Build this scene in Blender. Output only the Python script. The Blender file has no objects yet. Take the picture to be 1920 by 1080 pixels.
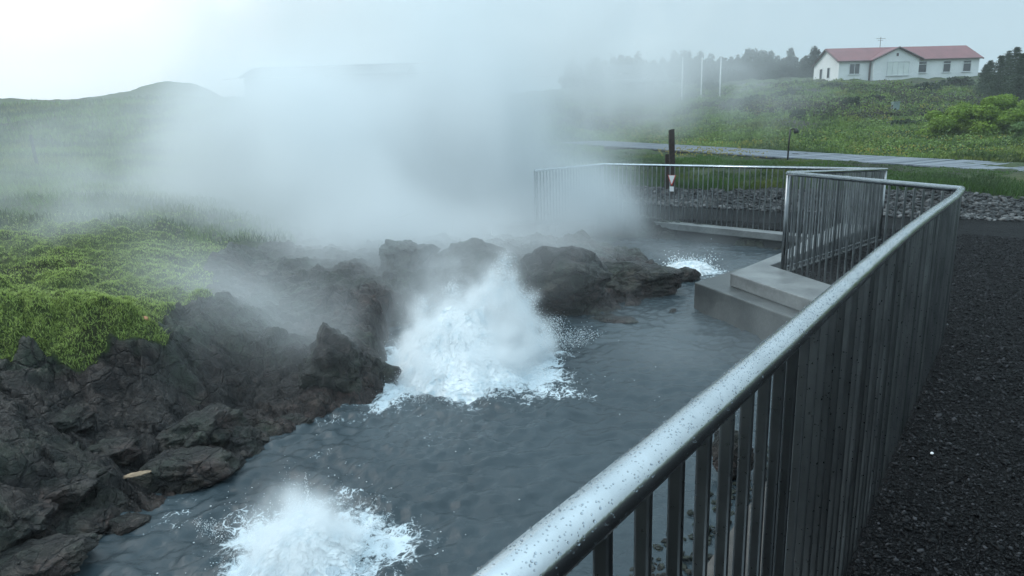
import bpy, math, random, time
import numpy as np
from mathutils import Vector, Matrix
T0 = time.time()
rng = np.random.default_rng(7)
random.seed(7)
scene = bpy.context.scene
COL = scene.collection
A_ = np.array

# ------------------------------------------------------------------ camera model (fitted to the railing)
F = 1250.0
PITCH, ROLL, HC = 0.230011, 0.0328086, 1.522
def _axes(p, r):
    fw = A_([0, math.cos(p), -math.sin(p)]); rt = A_([1., 0, 0]); up = np.cross(rt, fw)
    c, s = math.cos(r), math.sin(r)
    return c * rt - s * up, s * rt + c * up, fw
RT, UP, FW = _axes(PITCH, ROLL)
CAM = A_([0, 0, HC])
def ray(px, py): return (px - 960) / F * RT - (py - 540) / F * UP + FW
def U(px, py, y):
    d = ray(px, py); return CAM + d * (y / d[1])
def Uz(px, py, z):
    d = ray(px, py); return CAM + d * ((z - HC) / d[2])
def plane_z(x, y): return -0.0116 * y - 0.0372 * x
def Upl(px, py, h=0.0):
    d = ray(px, py); return CAM + d * ((h - HC) / (d[2] + 0.0116 * d[1] + 0.0372 * d[0]))
ZW = -0.60

cam_d = bpy.data.cameras.new("camera"); cam = bpy.data.objects.new("camera", cam_d); COL.objects.link(cam)
M = Matrix((RT, UP, -FW)).transposed().to_4x4(); M.translation = CAM
cam.matrix_world = M
cam_d.sensor_width = 36; cam_d.lens = 36 * F / 1920; cam_d.clip_start = 0.02; cam_d.clip_end = 3000
scene.camera = cam

# ------------------------------------------------------------------ numpy noise
_perm = np.random.default_rng(3).permutation(256); _perm = np.concatenate([_perm, _perm, _perm])
_g = np.random.default_rng(4).normal(size=(256, 3)); _g /= np.linalg.norm(_g, axis=1)[:, None]
def pn(p):
    p = np.asarray(p, np.float64); i = np.floor(p).astype(np.int64); f = p - i; i &= 255
    w = f * f * f * (f * (f * 6 - 15) + 10)
    out = 0
    for dx in (0, 1):
        wx = w[:, 0] if dx else 1 - w[:, 0]; a = _perm[(i[:, 0] + dx) & 255]
        for dy in (0, 1):
            wy = w[:, 1] if dy else 1 - w[:, 1]; b = _perm[a + ((i[:, 1] + dy) & 255)]
            for dz in (0, 1):
                wz = w[:, 2] if dz else 1 - w[:, 2]; h = _perm[b + ((i[:, 2] + dz) & 255)]
                g = _g[h]
                out = out + wx * wy * wz * (g[:, 0] * (f[:, 0] - dx) + g[:, 1] * (f[:, 1] - dy) + g[:, 2] * (f[:, 2] - dz))
    return out * 1.5
def fbm(p, oct=4, lac=2.03, gain=.5):
    s = 0; a = 1.; q = np.array(p, float)
    for k in range(oct):
        s = s + a * pn(q + 17.3 * k); q = q * lac; a *= gain
    return s
def p3(x, y, z=0.0): 
    x = np.asarray(x, float); return np.stack([x, np.asarray(y, float), np.zeros_like(x) + z], 1)
def worley(x, y, seed=0):
    """nearest jittered cell: F1, F2 and cell id hash values (3 randoms), offset from the cell point"""
    ix = np.floor(x).astype(int); iy = np.floor(y).astype(int)
    f1 = np.full(x.shape, 9.); f2 = np.full(x.shape, 9.); hid = np.zeros(x.shape, int); ox = np.zeros_like(x); oy = np.zeros_like(x)
    for dx in (-1, 0, 1):
        for dy in (-1, 0, 1):
            cx = ix + dx; cy = iy + dy
            h = _perm[_perm[(cx + seed * 31) & 255] + (cy & 255)]
            h2 = _perm[h + 57]; px = cx + .1 + .8 * h / 255; py = cy + .1 + .8 * h2 / 255
            d = np.hypot(x - px, y - py); nb = d < f1
            f2 = np.where(nb, f1, np.minimum(f2, d)); f1 = np.where(nb, d, f1)
            hid = np.where(nb, h, hid); ox = np.where(nb, x - px, ox); oy = np.where(nb, y - py, oy)
    return f1, f2, hid, ox, oy
def facets(x, y, seed=0, tilt=.6, warp=.25):
    wx = x + warp * pn(p3(x * 1.3, y * 1.3, seed + .5)); wy = y + warp * pn(p3(x * 1.3, y * 1.3, seed + 9.5))
    f1, f2, h, ox, oy = worley(wx, wy, seed)
    r1 = _perm[h + 11] / 255 - .5; r2 = _perm[h + 23] / 255 - .5; r3 = _perm[h + 91] / 255 - .5
    crack = np.clip((f2 - f1) / .12, 0, 1)
    return r1 * .6 + tilt * 2 * (r2 * ox + r3 * oy) - (1 - crack) * .25
def sstep(a, b, x):
    t = np.clip((x - a) / (b - a), 0, 1); return t * t * (3 - 2 * t)

# ------------------------------------------------------------------ mesh helpers
def mesh_np(name, v, f, mat=None, parent=None, smooth=False, attrs=None):
    v = np.asarray(v, np.float32); f = np.asarray(f, np.int32); k = f.shape[1]
    me = bpy.data.meshes.new(name)
    me.vertices.add(len(v)); me.vertices.foreach_set("co", v.ravel())
    me.loops.add(f.size); me.loops.foreach_set("vertex_index", f.ravel())
    me.polygons.add(len(f)); me.polygons.foreach_set("loop_start", np.arange(0, f.size, k, dtype=np.int32))
    me.polygons.foreach_set("loop_total", np.full(len(f), k, np.int32))
    me.update(calc_edges=True)
    if smooth: me.polygons.foreach_set("use_smooth", np.ones(len(f), bool))
    for n, a in (attrs or {}).items():
        at = me.attributes.new(n, 'FLOAT', 'POINT'); at.data.foreach_set("value", np.asarray(a, np.float32))
    if mat: me.materials.append(mat)
    o = bpy.data.objects.new(name, me); COL.objects.link(o)
    if parent: o.parent = parent
    return o
class MB:
    def __init__(s): s.v = []; s.f = []
    def add(s, v, f):
        b = len(s.v); s.v += [tuple(map(float, q)) for q in v]; s.f += [tuple(b + i for i in q) for q in f]; return s
    def box(s, c, d, rz=0.0, axes=None):
        c = A_(c, float); hx, hy, hz = d[0] / 2, d[1] / 2, d[2] / 2
        ca, sa = math.cos(rz), math.sin(rz)
        vs = []
        for sx, sy, sz in ((-1,-1,-1),(1,-1,-1),(1,1,-1),(-1,1,-1),(-1,-1,1),(1,-1,1),(1,1,1),(-1,1,1)):
            x, y, z = sx * hx, sy * hy, sz * hz
            if axes is not None: vs.append(c + axes[0] * x + axes[1] * y + axes[2] * z)
            else: vs.append(c + A_([ca * x - sa * y, sa * x + ca * y, z]))
        return s.add(vs, [(0,3,2,1),(4,5,6,7),(0,1,5,4),(1,2,6,5),(2,3,7,6),(3,0,4,7)])
    def prism(s, poly, z0, z1):
        n = len(poly); z0 = [z0] * n if np.isscalar(z0) else z0; z1 = [z1] * n if np.isscalar(z1) else z1
        a = sum(poly[i][0] * poly[(i + 1) % n][1] - poly[(i + 1) % n][0] * poly[i][1] for i in range(n))
        idx = list(range(n)) if a > 0 else list(range(n))[::-1]
        vs = [(poly[i][0], poly[i][1], z0[i]) for i in idx] + [(poly[i][0], poly[i][1], z1[i]) for i in idx]
        fs = [tuple(range(n))[::-1], tuple(range(n, 2 * n))] + [(i, (i + 1) % n, n + (i + 1) % n, n + i) for i in range(n)]
        return s.add(vs, fs)
    def tube(s, pts, r, n=12, caps=True):
        pts = [A_(p, float) for p in pts]; m = len(pts); rr = [r] * m if np.isscalar(r) else r
        vs = []; 
        for i, p in enumerate(pts):
            t0 = pts[i] - pts[i - 1] if i > 0 else pts[1] - pts[0]; t1 = pts[i + 1] - pts[i] if i < m - 1 else t0
            t0 = t0 / np.linalg.norm(t0); t1 = t1 / np.linalg.norm(t1); t = t0 + t1; t /= np.linalg.norm(t)
            ref = A_([0, 0, 1.]) if abs(t[2]) < .95 else A_([1., 0, 0])
            sd = np.cross(t, ref); sd /= np.linalg.norm(sd); up = np.cross(sd, t)
            k = min(1 / max(.35, float(t @ t0)), 2.6)
            for j in range(n):
                a = 2 * math.pi * j / n
                vs.append(p + rr[i] * (k * math.cos(a) * sd + math.sin(a) * up))
        fs = [(i * n + j, i * n + (j + 1) % n, (i + 1) * n + (j + 1) % n, (i + 1) * n + j) for i in range(m - 1) for j in range(n)]
        fs = [q[::-1] for q in fs]
        if caps: fs += [tuple(range(n)), tuple(range((m - 1) * n, m * n))[::-1]]
        return s.add(vs, fs)
    def build(s, name, mat, parent=None, smooth=False, bevel=0.0, loc=None):
        me = bpy.data.meshes.new(name); v = s.v
        if loc is not None: v = [(a - loc[0], b - loc[1], c - loc[2]) for a, b, c in v]
        me.from_pydata(v, [], s.f); me.update()
        if smooth: me.polygons.foreach_set("use_smooth", np.ones(len(me.polygons), bool))
        if mat: me.materials.append(mat)
        o = bpy.data.objects.new(name, me); COL.objects.link(o)
        if parent: o.parent = parent
        if loc is not None and not parent: o.location = loc
        if bevel:
            b = o.modifiers.new("bevel", 'BEVEL'); b.width = bevel; b.segments = 2; b.limit_method = 'ANGLE'
        return o
def tag(o, label=None, cat=None, group=None, kind=None):
    if label: o['label'] = label
    if cat: o['category'] = cat
    if group: o['group'] = group
    if kind: o['kind'] = kind
    return o
def empty(name, loc=(0, 0, 0), rz=0.0):
    o = bpy.data.objects.new(name, None); COL.objects.link(o); o.location = loc; o.rotation_euler = (0, 0, rz); o.empty_display_size = .2
    return o

# ------------------------------------------------------------------ materials
class NT:
    def __init__(s, mat):
        s.m = mat; mat.use_nodes = True; s.t = mat.node_tree; s.t.nodes.clear(); s.out = s.t.nodes.new("ShaderNodeOutputMaterial")
    def n(s, typ, ins=None, **kw):
        nd = s.t.nodes.new(typ)
        for k, v in kw.items(): setattr(nd, k, v)
        for k, v in (ins or {}).items():
            sk = nd.inputs[k]
            if isinstance(v, bpy.types.NodeSocket): s.t.links.new(v, sk)
            else: sk.default_value = v
        return nd
    def link(s, a, b): s.t.links.new(a, b)
    def pos(s): return s.n("ShaderNodeTexCoord").outputs["Object"]
    def noise(s, scale, detail=5, rough=.55, vec=None, dist=0.0):
        return s.n("ShaderNodeTexNoise", {"Vector": vec or s.pos(), "Scale": scale, "Detail": detail, "Roughness": rough, "Distortion": dist}).outputs["Fac"]
    def ramp(s, fac, stops):
        r = s.n("ShaderNodeValToRGB", {"Fac": fac}); cr = r.color_ramp
        while len(cr.elements) < len(stops): cr.elements.new(.5)
        for e, (p, c) in zip(cr.elements, stops): e.position = p; e.color = (*c, 1) if len(c) == 3 else c
        return r.outputs["Color"]
    def mix(s, fac, a, b, blend='MIX'):
        m = s.n("ShaderNodeMix", data_type='RGBA', blend_type=blend)
        for sk, v in ((m.inputs[0], fac), (m.inputs[6], a), (m.inputs[7], b)):
            if isinstance(v, bpy.types.NodeSocket): s.link(v, sk)
            else: sk.default_value = (*v, 1) if isinstance(v, tuple) and len(v) == 3 else v
        return m.outputs[2]
    def math(s, op, a, b=0.0, c=None, clamp=False):
        m = s.n("ShaderNodeMath", operation=op, use_clamp=clamp)
        for i, v in enumerate((a, b) if c is None else (a, b, c)):
            if isinstance(v, bpy.types.NodeSocket): s.link(v, m.inputs[i])
            else: m.inputs[i].default_value = v
        return m.outputs[0]
    def attr(s, name): return s.n("ShaderNodeAttribute", attribute_name=name).outputs["Fac"]
    def bump(s, h, strength=.5, dist=.02):
        return s.n("ShaderNodeBump", {"Height": h, "Strength": strength, "Distance": dist}).outputs["Normal"]
    def principled(s, col, rough=.6, metal=0.0, normal=None, **ins):
        p = s.n("ShaderNodeBsdfPrincipled")
        for k, v in (("Base Color", col), ("Roughness", rough), ("Metallic", metal), *ins.items()):
            sk = p.inputs[k]
            if isinstance(v, bpy.types.NodeSocket): s.link(v, sk)
            else: sk.default_value = (*v, 1) if isinstance(v, tuple) and len(v) == 3 else v
        if normal: s.link(normal, p.inputs["Normal"])
        s.link(p.outputs[0], s.out.inputs["Surface"]); return p
def material(name): return NT(bpy.data.materials.new(name))

def simple(name, c1, c2, scale=6, rough=.6, metal=0., bump=.2, bscale=40, bdist=.01, **kw):
    t = material(name)
    col = t.ramp(t.noise(scale), [(.3, c1), (.7, c2)])
    t.principled(col, rough, metal, t.bump(t.noise(bscale), bump, bdist) if bump else None, **kw)
    return t.m
MAT = {}
t = material("brushed_steel")
n1 = t.noise(9, 6); n2 = t.noise(160, 4)
t.principled(t.ramp(n1, [(.3, (.50, .53, .55)), (.7, (.66, .69, .71))]), t.math('ADD', t.math('MULTIPLY', n1, .14), .10), 1.0, t.bump(n2, .08, .002))
MAT['rail'] = t.m
t = material("galvanised_bar")
n1 = t.noise(5, 6); n2 = t.noise(90, 4); rnd = t.n("ShaderNodeNewGeometry").outputs["Random Per Island"]; ro = t.n("ShaderNodeObjectInfo").outputs["Random"]; rv = t.math('FRACT', t.math('ADD', rnd, ro))
t.principled(t.mix(t.math('MULTIPLY', rv, .62), t.ramp(n1, [(.3, (.22, .23, .24)), (.7, (.42, .435, .445))]), (.07, .075, .08)), t.math('ADD', t.math('MULTIPLY', n2, .22), .2), 1.0, t.bump(n2, .04, .002))
MAT['bar'] = t.m
t = material("rain_drop")
t.principled((.72, .76, .80), .03, 0., None, **{"Transmission Weight": 1.0, "IOR": 1.33}); MAT['drop'] = t.m
# concrete, wet with dark streaks
def concrete(name, c1, c2, rough):
    t = material(name)
    a = t.noise(2.2, 7, .65); b = t.noise(30, 5, .6); g = t.noise(220, 3)
    col = t.mix(t.math('MULTIPLY', b, .7), t.ramp(a, [(.40, c1), (.60, c2)]), tuple(x * .45 for x in c1))
    h = t.math('ADD', t.math('MULTIPLY', b, .6), t.math('MULTIPLY', g, .4))
    t.principled(col, t.math('ADD', t.math('MULTIPLY', a, .35), rough - .17), 0., t.bump(h, .45, .012)); return t.m
MAT['slab'] = concrete("wet_concrete", (.15, .155, .155), (.27, .28, .275), .38)
MAT['block'] = concrete("dark_wet_concrete", (.045, .05, .05), (.11, .115, .11), .4)
MAT['darkwall'] = concrete("dark_wall_concrete", (.016, .018, .019), (.05, .052, .052), .45)
MAT['footing'] = concrete("stained_concrete", (.05, .043, .037), (.12, .10, .085), .5)
# lava rock
def rock_nodes(t, vec=None, red_attr=None):
    P = vec or t.pos()
    wv = t.n("ShaderNodeVectorMath", {0: P, 1: t.n("ShaderNodeVectorMath", {0: t.n("ShaderNodeTexNoise", {"Vector": P, "Scale": 6.0, "Detail": 5.0}).outputs["Color"], 1: (.16, .16, .16)}, operation='MULTIPLY').outputs[0]}, operation='ADD').outputs[0]
    a = t.noise(1.1, 6, .6, P); b = t.noise(8, 9, .72, P, .5); c = t.noise(45, 6, .7, P)
    cr = t.n("ShaderNodeTexVoronoi", {"Vector": wv, "Scale": 4.2}, feature='DISTANCE_TO_EDGE').outputs["Distance"]
    cr2 = t.n("ShaderNodeTexVoronoi", {"Vector": wv, "Scale": 12.0}, feature='DISTANCE_TO_EDGE').outputs["Distance"]
    crack = t.math('MULTIPLY', t.n("ShaderNodeMapRange", {"Value": cr, "From Min": .0, "From Max": .05}).outputs[0], t.n("ShaderNodeMapRange", {"Value": cr2, "From Min": .0, "From Max": .06, "To Min": .45}).outputs[0])
    mx = t.math('ADD', t.math('MULTIPLY', b, .7), t.math('MULTIPLY', c, .3))
    base = t.ramp(mx, [(.36, (.005, .0055, .006)), (.5, (.016, .015, .0148)), (.62, (.072, .064, .058))])
    red = t.ramp(mx, [(.36, (.010, .007, .007)), (.5, (.038, .024, .021)), (.63, (.125, .080, .068))])
    green = t.ramp(mx, [(.36, (.006, .011, .009)), (.62, (.060, .088, .060))])
    rm = t.ramp(a, [(.46, (0, 0, 0)), (.60, (.9, .9, .9))])
    if red_attr: rm = t.mix(1.0, rm, t.attr(red_attr), 'ADD')
    col = t.mix(rm, base, red)
    a2 = t.noise(.9, 5, .6, t.n("ShaderNodeVectorMath", {0: P, 1: (13.1, 7.7, 3.3)}, operation='ADD').outputs[0])
    col = t.mix(t.ramp(a2, [(.47, (0, 0, 0)), (.60, (.85, .85, .85))]), col, green)
    pale = t.noise(2.6, 7, .7, t.n("ShaderNodeVectorMath", {0: P, 1: (3.1, 27.7, 9.3)}, operation='ADD').outputs[0])
    col = t.mix(t.ramp(pale, [(.64, (0, 0, 0)), (.72, (.55, .55, .55))]), col, (.16, .13, .10))
    col = t.mix(crack, (.004, .004, .0045), col)
    h = t.math('ADD', t.math('ADD', t.math('MULTIPLY', b, .8), t.math('MULTIPLY', c, .30)), t.math('MULTIPLY', crack, .22))
    return col, h
t = material("lava_rock"); col, h = rock_nodes(t)
t.principled(col, t.math('ADD', t.math('MULTIPLY', t.noise(5, 4), .5), .22), 0., t.bump(h, 1.0, .09)); MAT['rock'] = t.m

def ground_mat():
    t = material("ground_cover")
    rockc, rockh = rock_nodes(t, None, 'red')
    # path: black lava gravel
    v = t.n("ShaderNodeTexVoronoi", {"Vector": t.pos(), "Scale": 75.0, "Randomness": 1.0})
    g = t.noise(3, 5); 
    gcol = t.mix(t.n("ShaderNodeSeparateColor", {0: v.outputs["Color"]}).outputs[0], (.003, .003, .0034), (.014, .014, .0155))
    gcol = t.mix(t.ramp(t.noise(1.6, 6, .65), [(.42, (0, 0, 0)), (.62, (.8, .8, .8))]), gcol, (.017, .0165, .017))
    gh = t.math('ADD', t.math('MULTIPLY', v.outputs["Distance"], -1.0), t.math('MULTIPLY', t.noise(14, 5), 1.2))
    # moss and grass
    m1 = t.noise(2.0, 6, .6); m2 = t.noise(22, 6, .7)
    moss = t.mix(t.ramp(m2, [(.35, (0, 0, 0)), (.65, (1, 1, 1))]), (.028, .044, .014), (.15, .20, .05))
    moss = t.mix(t.ramp(m1, [(.5, (0, 0, 0)), (.64, (.75, .75, .75))]), moss, (.034, .032, .020))
    gr1 = t.noise(.35, 6, .6); gr2 = t.noise(6, 6, .7)
    grass = t.mix(t.ramp(gr2, [(.3, (0, 0, 0)), (.7, (1, 1, 1))]), (.026, .046, .015), (.075, .115, .034))
    grass = t.mix(t.ramp(gr1, [(.5, (0, 0, 0)), (.66, (.8, .8, .8))]), grass, (.075, .080, .020))
    gr3 = t.noise(.16, 5, .6)
    grass = t.mix(t.ramp(gr3, [(.50, (0, 0, 0)), (.60, (.85, .85, .85))]), grass, (.026, .022, .020))
    def soft(a, w=.25, ns=8):
        n = t.noise(ns, 6, .7); x = t.math('ADD', t.attr(a), t.math('MULTIPLY', t.math('SUBTRACT', n, .5), .9))
        return t.n("ShaderNodeMapRange", {"Value": x, "From Min": .5 - w, "From Max": .5 + w}, interpolation_type='SMOOTHSTEP').outputs[0]
    fm, fr, fp = soft('moss', .15), soft('rock', .12), soft('path', .1, 20)
    col = t.mix(fm, grass, moss); col = t.mix(fr, col, rockc); col = t.mix(fp, col, gcol)
    hh = t.math('MULTIPLY', t.math('ADD', m2, gr2), 1.0)
    hmix = t.n("ShaderNodeMix", {0: fr, 2: hh, 3: rockh}, data_type='FLOAT').outputs[0]
    nb = t.bump(hmix, 1.0, .085)
    hp = t.n("ShaderNodeMix", {0: fp, 2: 0.0, 3: gh}, data_type='FLOAT').outputs[0]
    b2 = t.n("ShaderNodeBump", {"Height": hp, "Strength": .9, "Distance": .014, "Normal": nb}).outputs["Normal"]
    rough = t.n("ShaderNodeMix", {0: fr, 2: .85, 3: .42}, data_type='FLOAT').outputs[0]
    rough = t.n("ShaderNodeMix", {0: fp, 2: rough, 3: .5}, data_type='FLOAT').outputs[0]
    spec = t.n("ShaderNodeMix", {0: fp, 2: .38, 3: .05}, data_type='FLOAT').outputs[0]
    t.principled(col, rough, 0., b2, **{"Specular IOR Level": spec}); return t.m
MAT['ground'] = ground_mat()
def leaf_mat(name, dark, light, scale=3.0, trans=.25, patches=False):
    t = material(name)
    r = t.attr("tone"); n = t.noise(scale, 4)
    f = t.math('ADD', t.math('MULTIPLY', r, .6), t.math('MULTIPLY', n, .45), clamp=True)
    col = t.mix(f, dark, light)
    if patches:
        q1 = t.noise(.22, 5, .6); q2 = t.noise(.45, 5, .65, t.n("ShaderNodeVectorMath", {0: t.pos(), 1: (31., 17., 5.)}, operation='ADD').outputs[0])
        col = t.mix(t.ramp(q1, [(.52, (0, 0, 0)), (.64, (.75, .75, .75))]), col, t.mix(f, (.05, .055, .012), (.27, .27, .055)))
        col = t.mix(t.ramp(q2, [(.47, (0, 0, 0)), (.58, (.85, .85, .85))]), col, t.mix(f, (.016, .030, .014), (.07, .12, .045)))
    p = t.principled(col, .6, 0., None, **{"Specular IOR Level": .25})
    tr = t.n("ShaderNodeBsdfTranslucent", {"Color": col}); mx = t.n("ShaderNodeMixShader", {0: trans, 1: p.outputs[0], 2: tr.outputs[0]})
    t.link(mx.outputs[0], t.out.inputs["Surface"]); return t.m
MAT['moss'] = leaf_mat("moss_blades", (.034, .056, .022), (.70, .86, .28), 2.6, .35)
MAT['meadow'] = leaf_mat("meadow_blades", (.036, .078, .020), (.25, .37, .085), .5, .25, True)
MAT['bankgrass'] = leaf_mat("bank_grass_blades", (.020, .050, .013), (.10, .20, .04), .8, .25, True)
MAT['conifer'] = leaf_mat("conifer_needles", (.007, .012, .009), (.030, .048, .028), .6, .1)
MAT['spruce'] = leaf_mat("spruce_needles", (.012, .022, .014), (.06, .10, .05), .6, .15)
MAT['bush'] = leaf_mat("willow_leaves", (.010, .028, .005), (.26, .40, .045), .9)
MAT['bush2'] = leaf_mat("pale_willow_leaves", (.03, .06, .02), (.16, .27, .08), .9)
MAT['shrub'] = leaf_mat("dull_shrub_leaves", (.012, .022, .012), (.05, .08, .04), .9)
MAT['heather'] = leaf_mat("heather_leaves", (.014, .014, .012), (.065, .058, .045), .4)
MAT['flower'] = simple("yellow_petals", (.22, .20, .03), (.36, .30, .035), rough=.7, bump=0)
MAT['bark'] = simple("bark", (.02, .015, .011), (.05, .04, .03), 8, .9)
MAT['gravelstone'] = None
t = material("lava_gravel_stone")
t.principled(t.mix(t.math('POWER', t.attr("tone"), 9.0), (.003, .003, .0035), (.06, .06, .065)), .5, 0., None, **{"Specular IOR Level": .12}); MAT['gravelstone'] = t.m
t = material("border_stone")
t.principled(t.mix(t.attr("tone"), (.009, .010, .011), (.15, .147, .144)), .6, 0., t.bump(t.noise(30), .5, .02)); MAT['stone'] = t.m
t = material("grey_planks"); t.principled(t.mix(t.n("ShaderNodeNewGeometry").outputs["Random Per Island"], t.ramp(t.noise(3), [(.3, (.075, .09, .115)), (.7, (.13, .15, .18))]), (.24, .265, .31)), .35, 0., t.bump(t.noise(30), .3, .01)); MAT['deck'] = t.m
MAT['decksep'] = simple("deck_joist", (.02, .02, .022), (.045, .04, .04), 3, .8)
MAT['wood'] = simple("dark_weathered_wood", (.016, .010, .008), (.05, .03, .022), 14, .75, 0., .5, 60)
MAT['oldwood'] = simple("grey_fence_wood", (.03, .032, .03), (.07, .07, .065), 14, .8, 0., .5, 60)
MAT['white'] = simple("white_render", (.66, .68, .68), (.78, .79, .79), .6, .7, 0., .1, 20)
MAT['greywhite'] = simple("painted_trim", (.55, .57, .58), (.68, .70, .70), 1, .5, 0., 0)
MAT['redroof'] = simple("red_corrugated_iron", (.14, .036, .040), (.20, .056, .060), .8, .5, 0., 0)
MAT['darktrim'] = simple("dark_trim", (.05, .03, .03), (.09, .05, .05), 2, .5, 0., 0)
MAT['glass'] = simple("window_glass", (.015, .02, .024), (.04, .05, .055), 1, .08, 0., 0)
MAT['paleglass'] = simple("pale_panels", (.62, .66, .64), (.74, .77, .74), .8, .3, 0., 0)
MAT['greyroof'] = simple("grey_roof", (.03, .038, .042), (.055, .065, .07), .5, .6, 0., 0)
MAT['greywall'] = simple("grey_wall", (.035, .04, .042), (.07, .08, .08), .5, .8, 0., 0)
MAT['polewhite'] = simple("white_pole_paint", (.72, .74, .74), (.8, .8, .8), 1, .4, 0., 0)
MAT['blackmetal'] = simple("dark_metal", (.012, .012, .012), (.03, .028, .026), 6, .5, .3, 0)
MAT['box'] = simple("pale_green_box", (.17, .24, .225), (.23, .30, .285), 2, .5, 0., 0)
MAT['signwhite'] = simple("sign_white", (.78, .76, .76), (.82, .80, .80), 3, .4, 0., 0)
MAT['signred'] = simple("sign_red", (.50, .04, .03), (.58, .05, .04), 3, .4, 0., 0)
MAT['mineral'] = simple("pale_mineral_crust", (.16, .11, .07), (.36, .26, .17), 20, .8, 0., .4, 60)
MAT['orange'] = simple("orange_growth", (.45, .20, .10), (.6, .30, .17), 20, .8, 0., .4, 60)
# water with foam
t = material("spring_water")
fo = t.attr("foam");  fn = t.noise(16, 8, .72, None, .8); fn2 = t.noise(55, 6, .7)
x = t.math('ADD', fo, t.math('MULTIPLY', t.math('SUBTRACT', t.math('ADD', t.math('MULTIPLY', fn, .75), t.math('MULTIPLY', fn2, .25)), .5), 1.7))
wv = t.n("ShaderNodeVectorMath", {0: t.pos(), 1: t.n("ShaderNodeVectorMath", {0: t.n("ShaderNodeTexNoise", {"Vector": t.pos(), "Scale": 5.0, "Detail": 4.0}).outputs["Color"], 1: (.28, .28, .28)}, operation='MULTIPLY').outputs[0]}, operation='ADD').outputs[0]
ve = t.n("ShaderNodeTexVoronoi", {"Vector": wv, "Scale": 9.0}, feature='DISTANCE_TO_EDGE').outputs["Distance"]; ve2 = t.n("ShaderNodeTexVoronoi", {"Vector": wv, "Scale": 24.0}, feature='DISTANCE_TO_EDGE').outputs["Distance"]
lace = t.math('MAXIMUM', t.math('SUBTRACT', .34, t.math('MULTIPLY', ve, 5.5)), t.math('SUBTRACT', .25, t.math('MULTIPLY', ve2, 4.0)))
x = t.math('ADD', x, t.math('MULTIPLY', t.math('MAXIMUM', lace, 0.0), t.math('MULTIPLY', t.math('MULTIPLY', t.math('MINIMUM', fo, .4), t.ramp(t.noise(2.3, 4), [(.50, (0, 0, 0)), (.64, (1, 1, 1))])), 4.0)))
ff = t.n("ShaderNodeMapRange", {"Value": x, "From Min": .55, "From Max": .85}, interpolation_type='SMOOTHSTEP').outputs[0]
wc = t.ramp(t.noise(.8, 5), [(.3, (.026, .038, .045)), (.7, (.044, .062, .072))])
col = t.mix(ff, wc, (.56, .63, .67))
rr = t.n("ShaderNodeMix", {0: ff, 2: .09, 3: .7}, data_type='FLOAT').outputs[0]
t.principled(col, rr, 0., t.bump(t.math('ADD', t.noise(26, 6, .65), t.math('MULTIPLY', fn2, .4)), .35, .02), **{"IOR": 1.33}); MAT['water'] = t.m
t = material("white_water")
fn = t.noise(45, 6, .7)
fb = t.noise(7, 6, .65)
p = t.principled(t.mix(t.ramp(fb, [(.36, (1, 1, 1)), (.52, (0, 0, 0))]), t.ramp(fn, [(.25, (.86, .90, .925)), (.6, (.94, .955, .96))]), (.56, .69, .76)), .5, 0., t.bump(fn, .22, .02))
MAT['foam'] = t.m

# ------------------------------------------------------------------ railing plan
near = [(-0.75, -0.42), (-0.345, 0.06), (-0.003, .50), (.136, .705), (.369, 1.02), (.51, 1.22), (1.14, 2.07), (1.545, 2.595), (2.11, 3.36), (2.77, 4.22), (3.69, 5.42)]
# resample near run smoothly
def chain(P, n):
    P = A_(P, float); d = np.r_[0, np.cumsum(np.linalg.norm(np.diff(P, axis=0), axis=1))]
    c = [np.polyfit(d, P[:, k], 4) for k in range(P.shape[1])]
    s = np.linspace(0, d[-1], n); return np.stack([np.polyval(k, s) for k in c], 1)
NR = chain(near, 40)
RZ = 1.145
rail_near = [A_([x, y, plane_z(x, y) + RZ]) for x, y in NR]
rB = U(1803, 355, 5.42); rC = U(1478, 325, 7.72); rD = U(1661, 318, 10.5); rE = U(1130, 308, 14.2); rF = U(1003, 320, 12.4)
rail_near[-1] = rB
for k in (1, 2, 3, 4):                                            # ease the last bit into the corner
    rail_near[-1 - k] += (rB - A_([*NR[-1], plane_z(*NR[-1]) + RZ])) * (1 - k / 5)
RAILPTS = rail_near + [rC, rD, rE, rF]
fence_xy = [tuple(p[:2]) for p in RAILPTS]
def base_z(p): return min(plane_z(p[0], p[1]), p[2] - 1.0)

# ------------------------------------------------------------------ terrain
# control points: photo direction, distance; label g grass, m moss, r rock, p path
CP = []
def cp(lab, *rows):
    for px, py, y in rows: CP.append((*U(px, py, y), lab))
cp('r', (20,1060,2.85),(150,1065,3.1),(300,985,3.5),(200,900,3.65),(50,900,3.35),(0,760,3.9),(150,780,4.2),(300,820,4.2),(420,830,4.25),
   (500,850,4.3),(600,775,4.85),(690,735,5.25),(560,660,5.5),(450,680,5.4),(350,740,4.8),(640,640,5.9),(700,560,6.9),(600,520,7.6),(500,600,6.2),(700,490,8.3),(800,470,8.8),(560,490,8.2),
   (900,470,9.0),(1000,480,9.0),(1100,475,9.3),(1200,490,9.6),(1290,505,9.9),(1200,560,8.4),(1050,530,8.0),(1120,590,7.5),(960,540,8.2),(1000,450,10.5),(850,450,10.5),(650,455,10))
cp('r', (0,690,4.35),(150,700,4.5),(260,672,4.75),(-200,720,4.2),(320,640,5.1),(400,690,5.2))
cp('m', (30,640,4.62),(180,640,4.75),(0,580,4.75),(150,578,4.9),(280,605,5.05),(-200,600,4.6),(0,548,5.5),(200,545,5.8),(390,545,6.1),(400,590,5.7),
   (0,450,7.6),(200,455,7.9),(370,480,7.7),(-200,450,7.5),(420,500,7.6))
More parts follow.
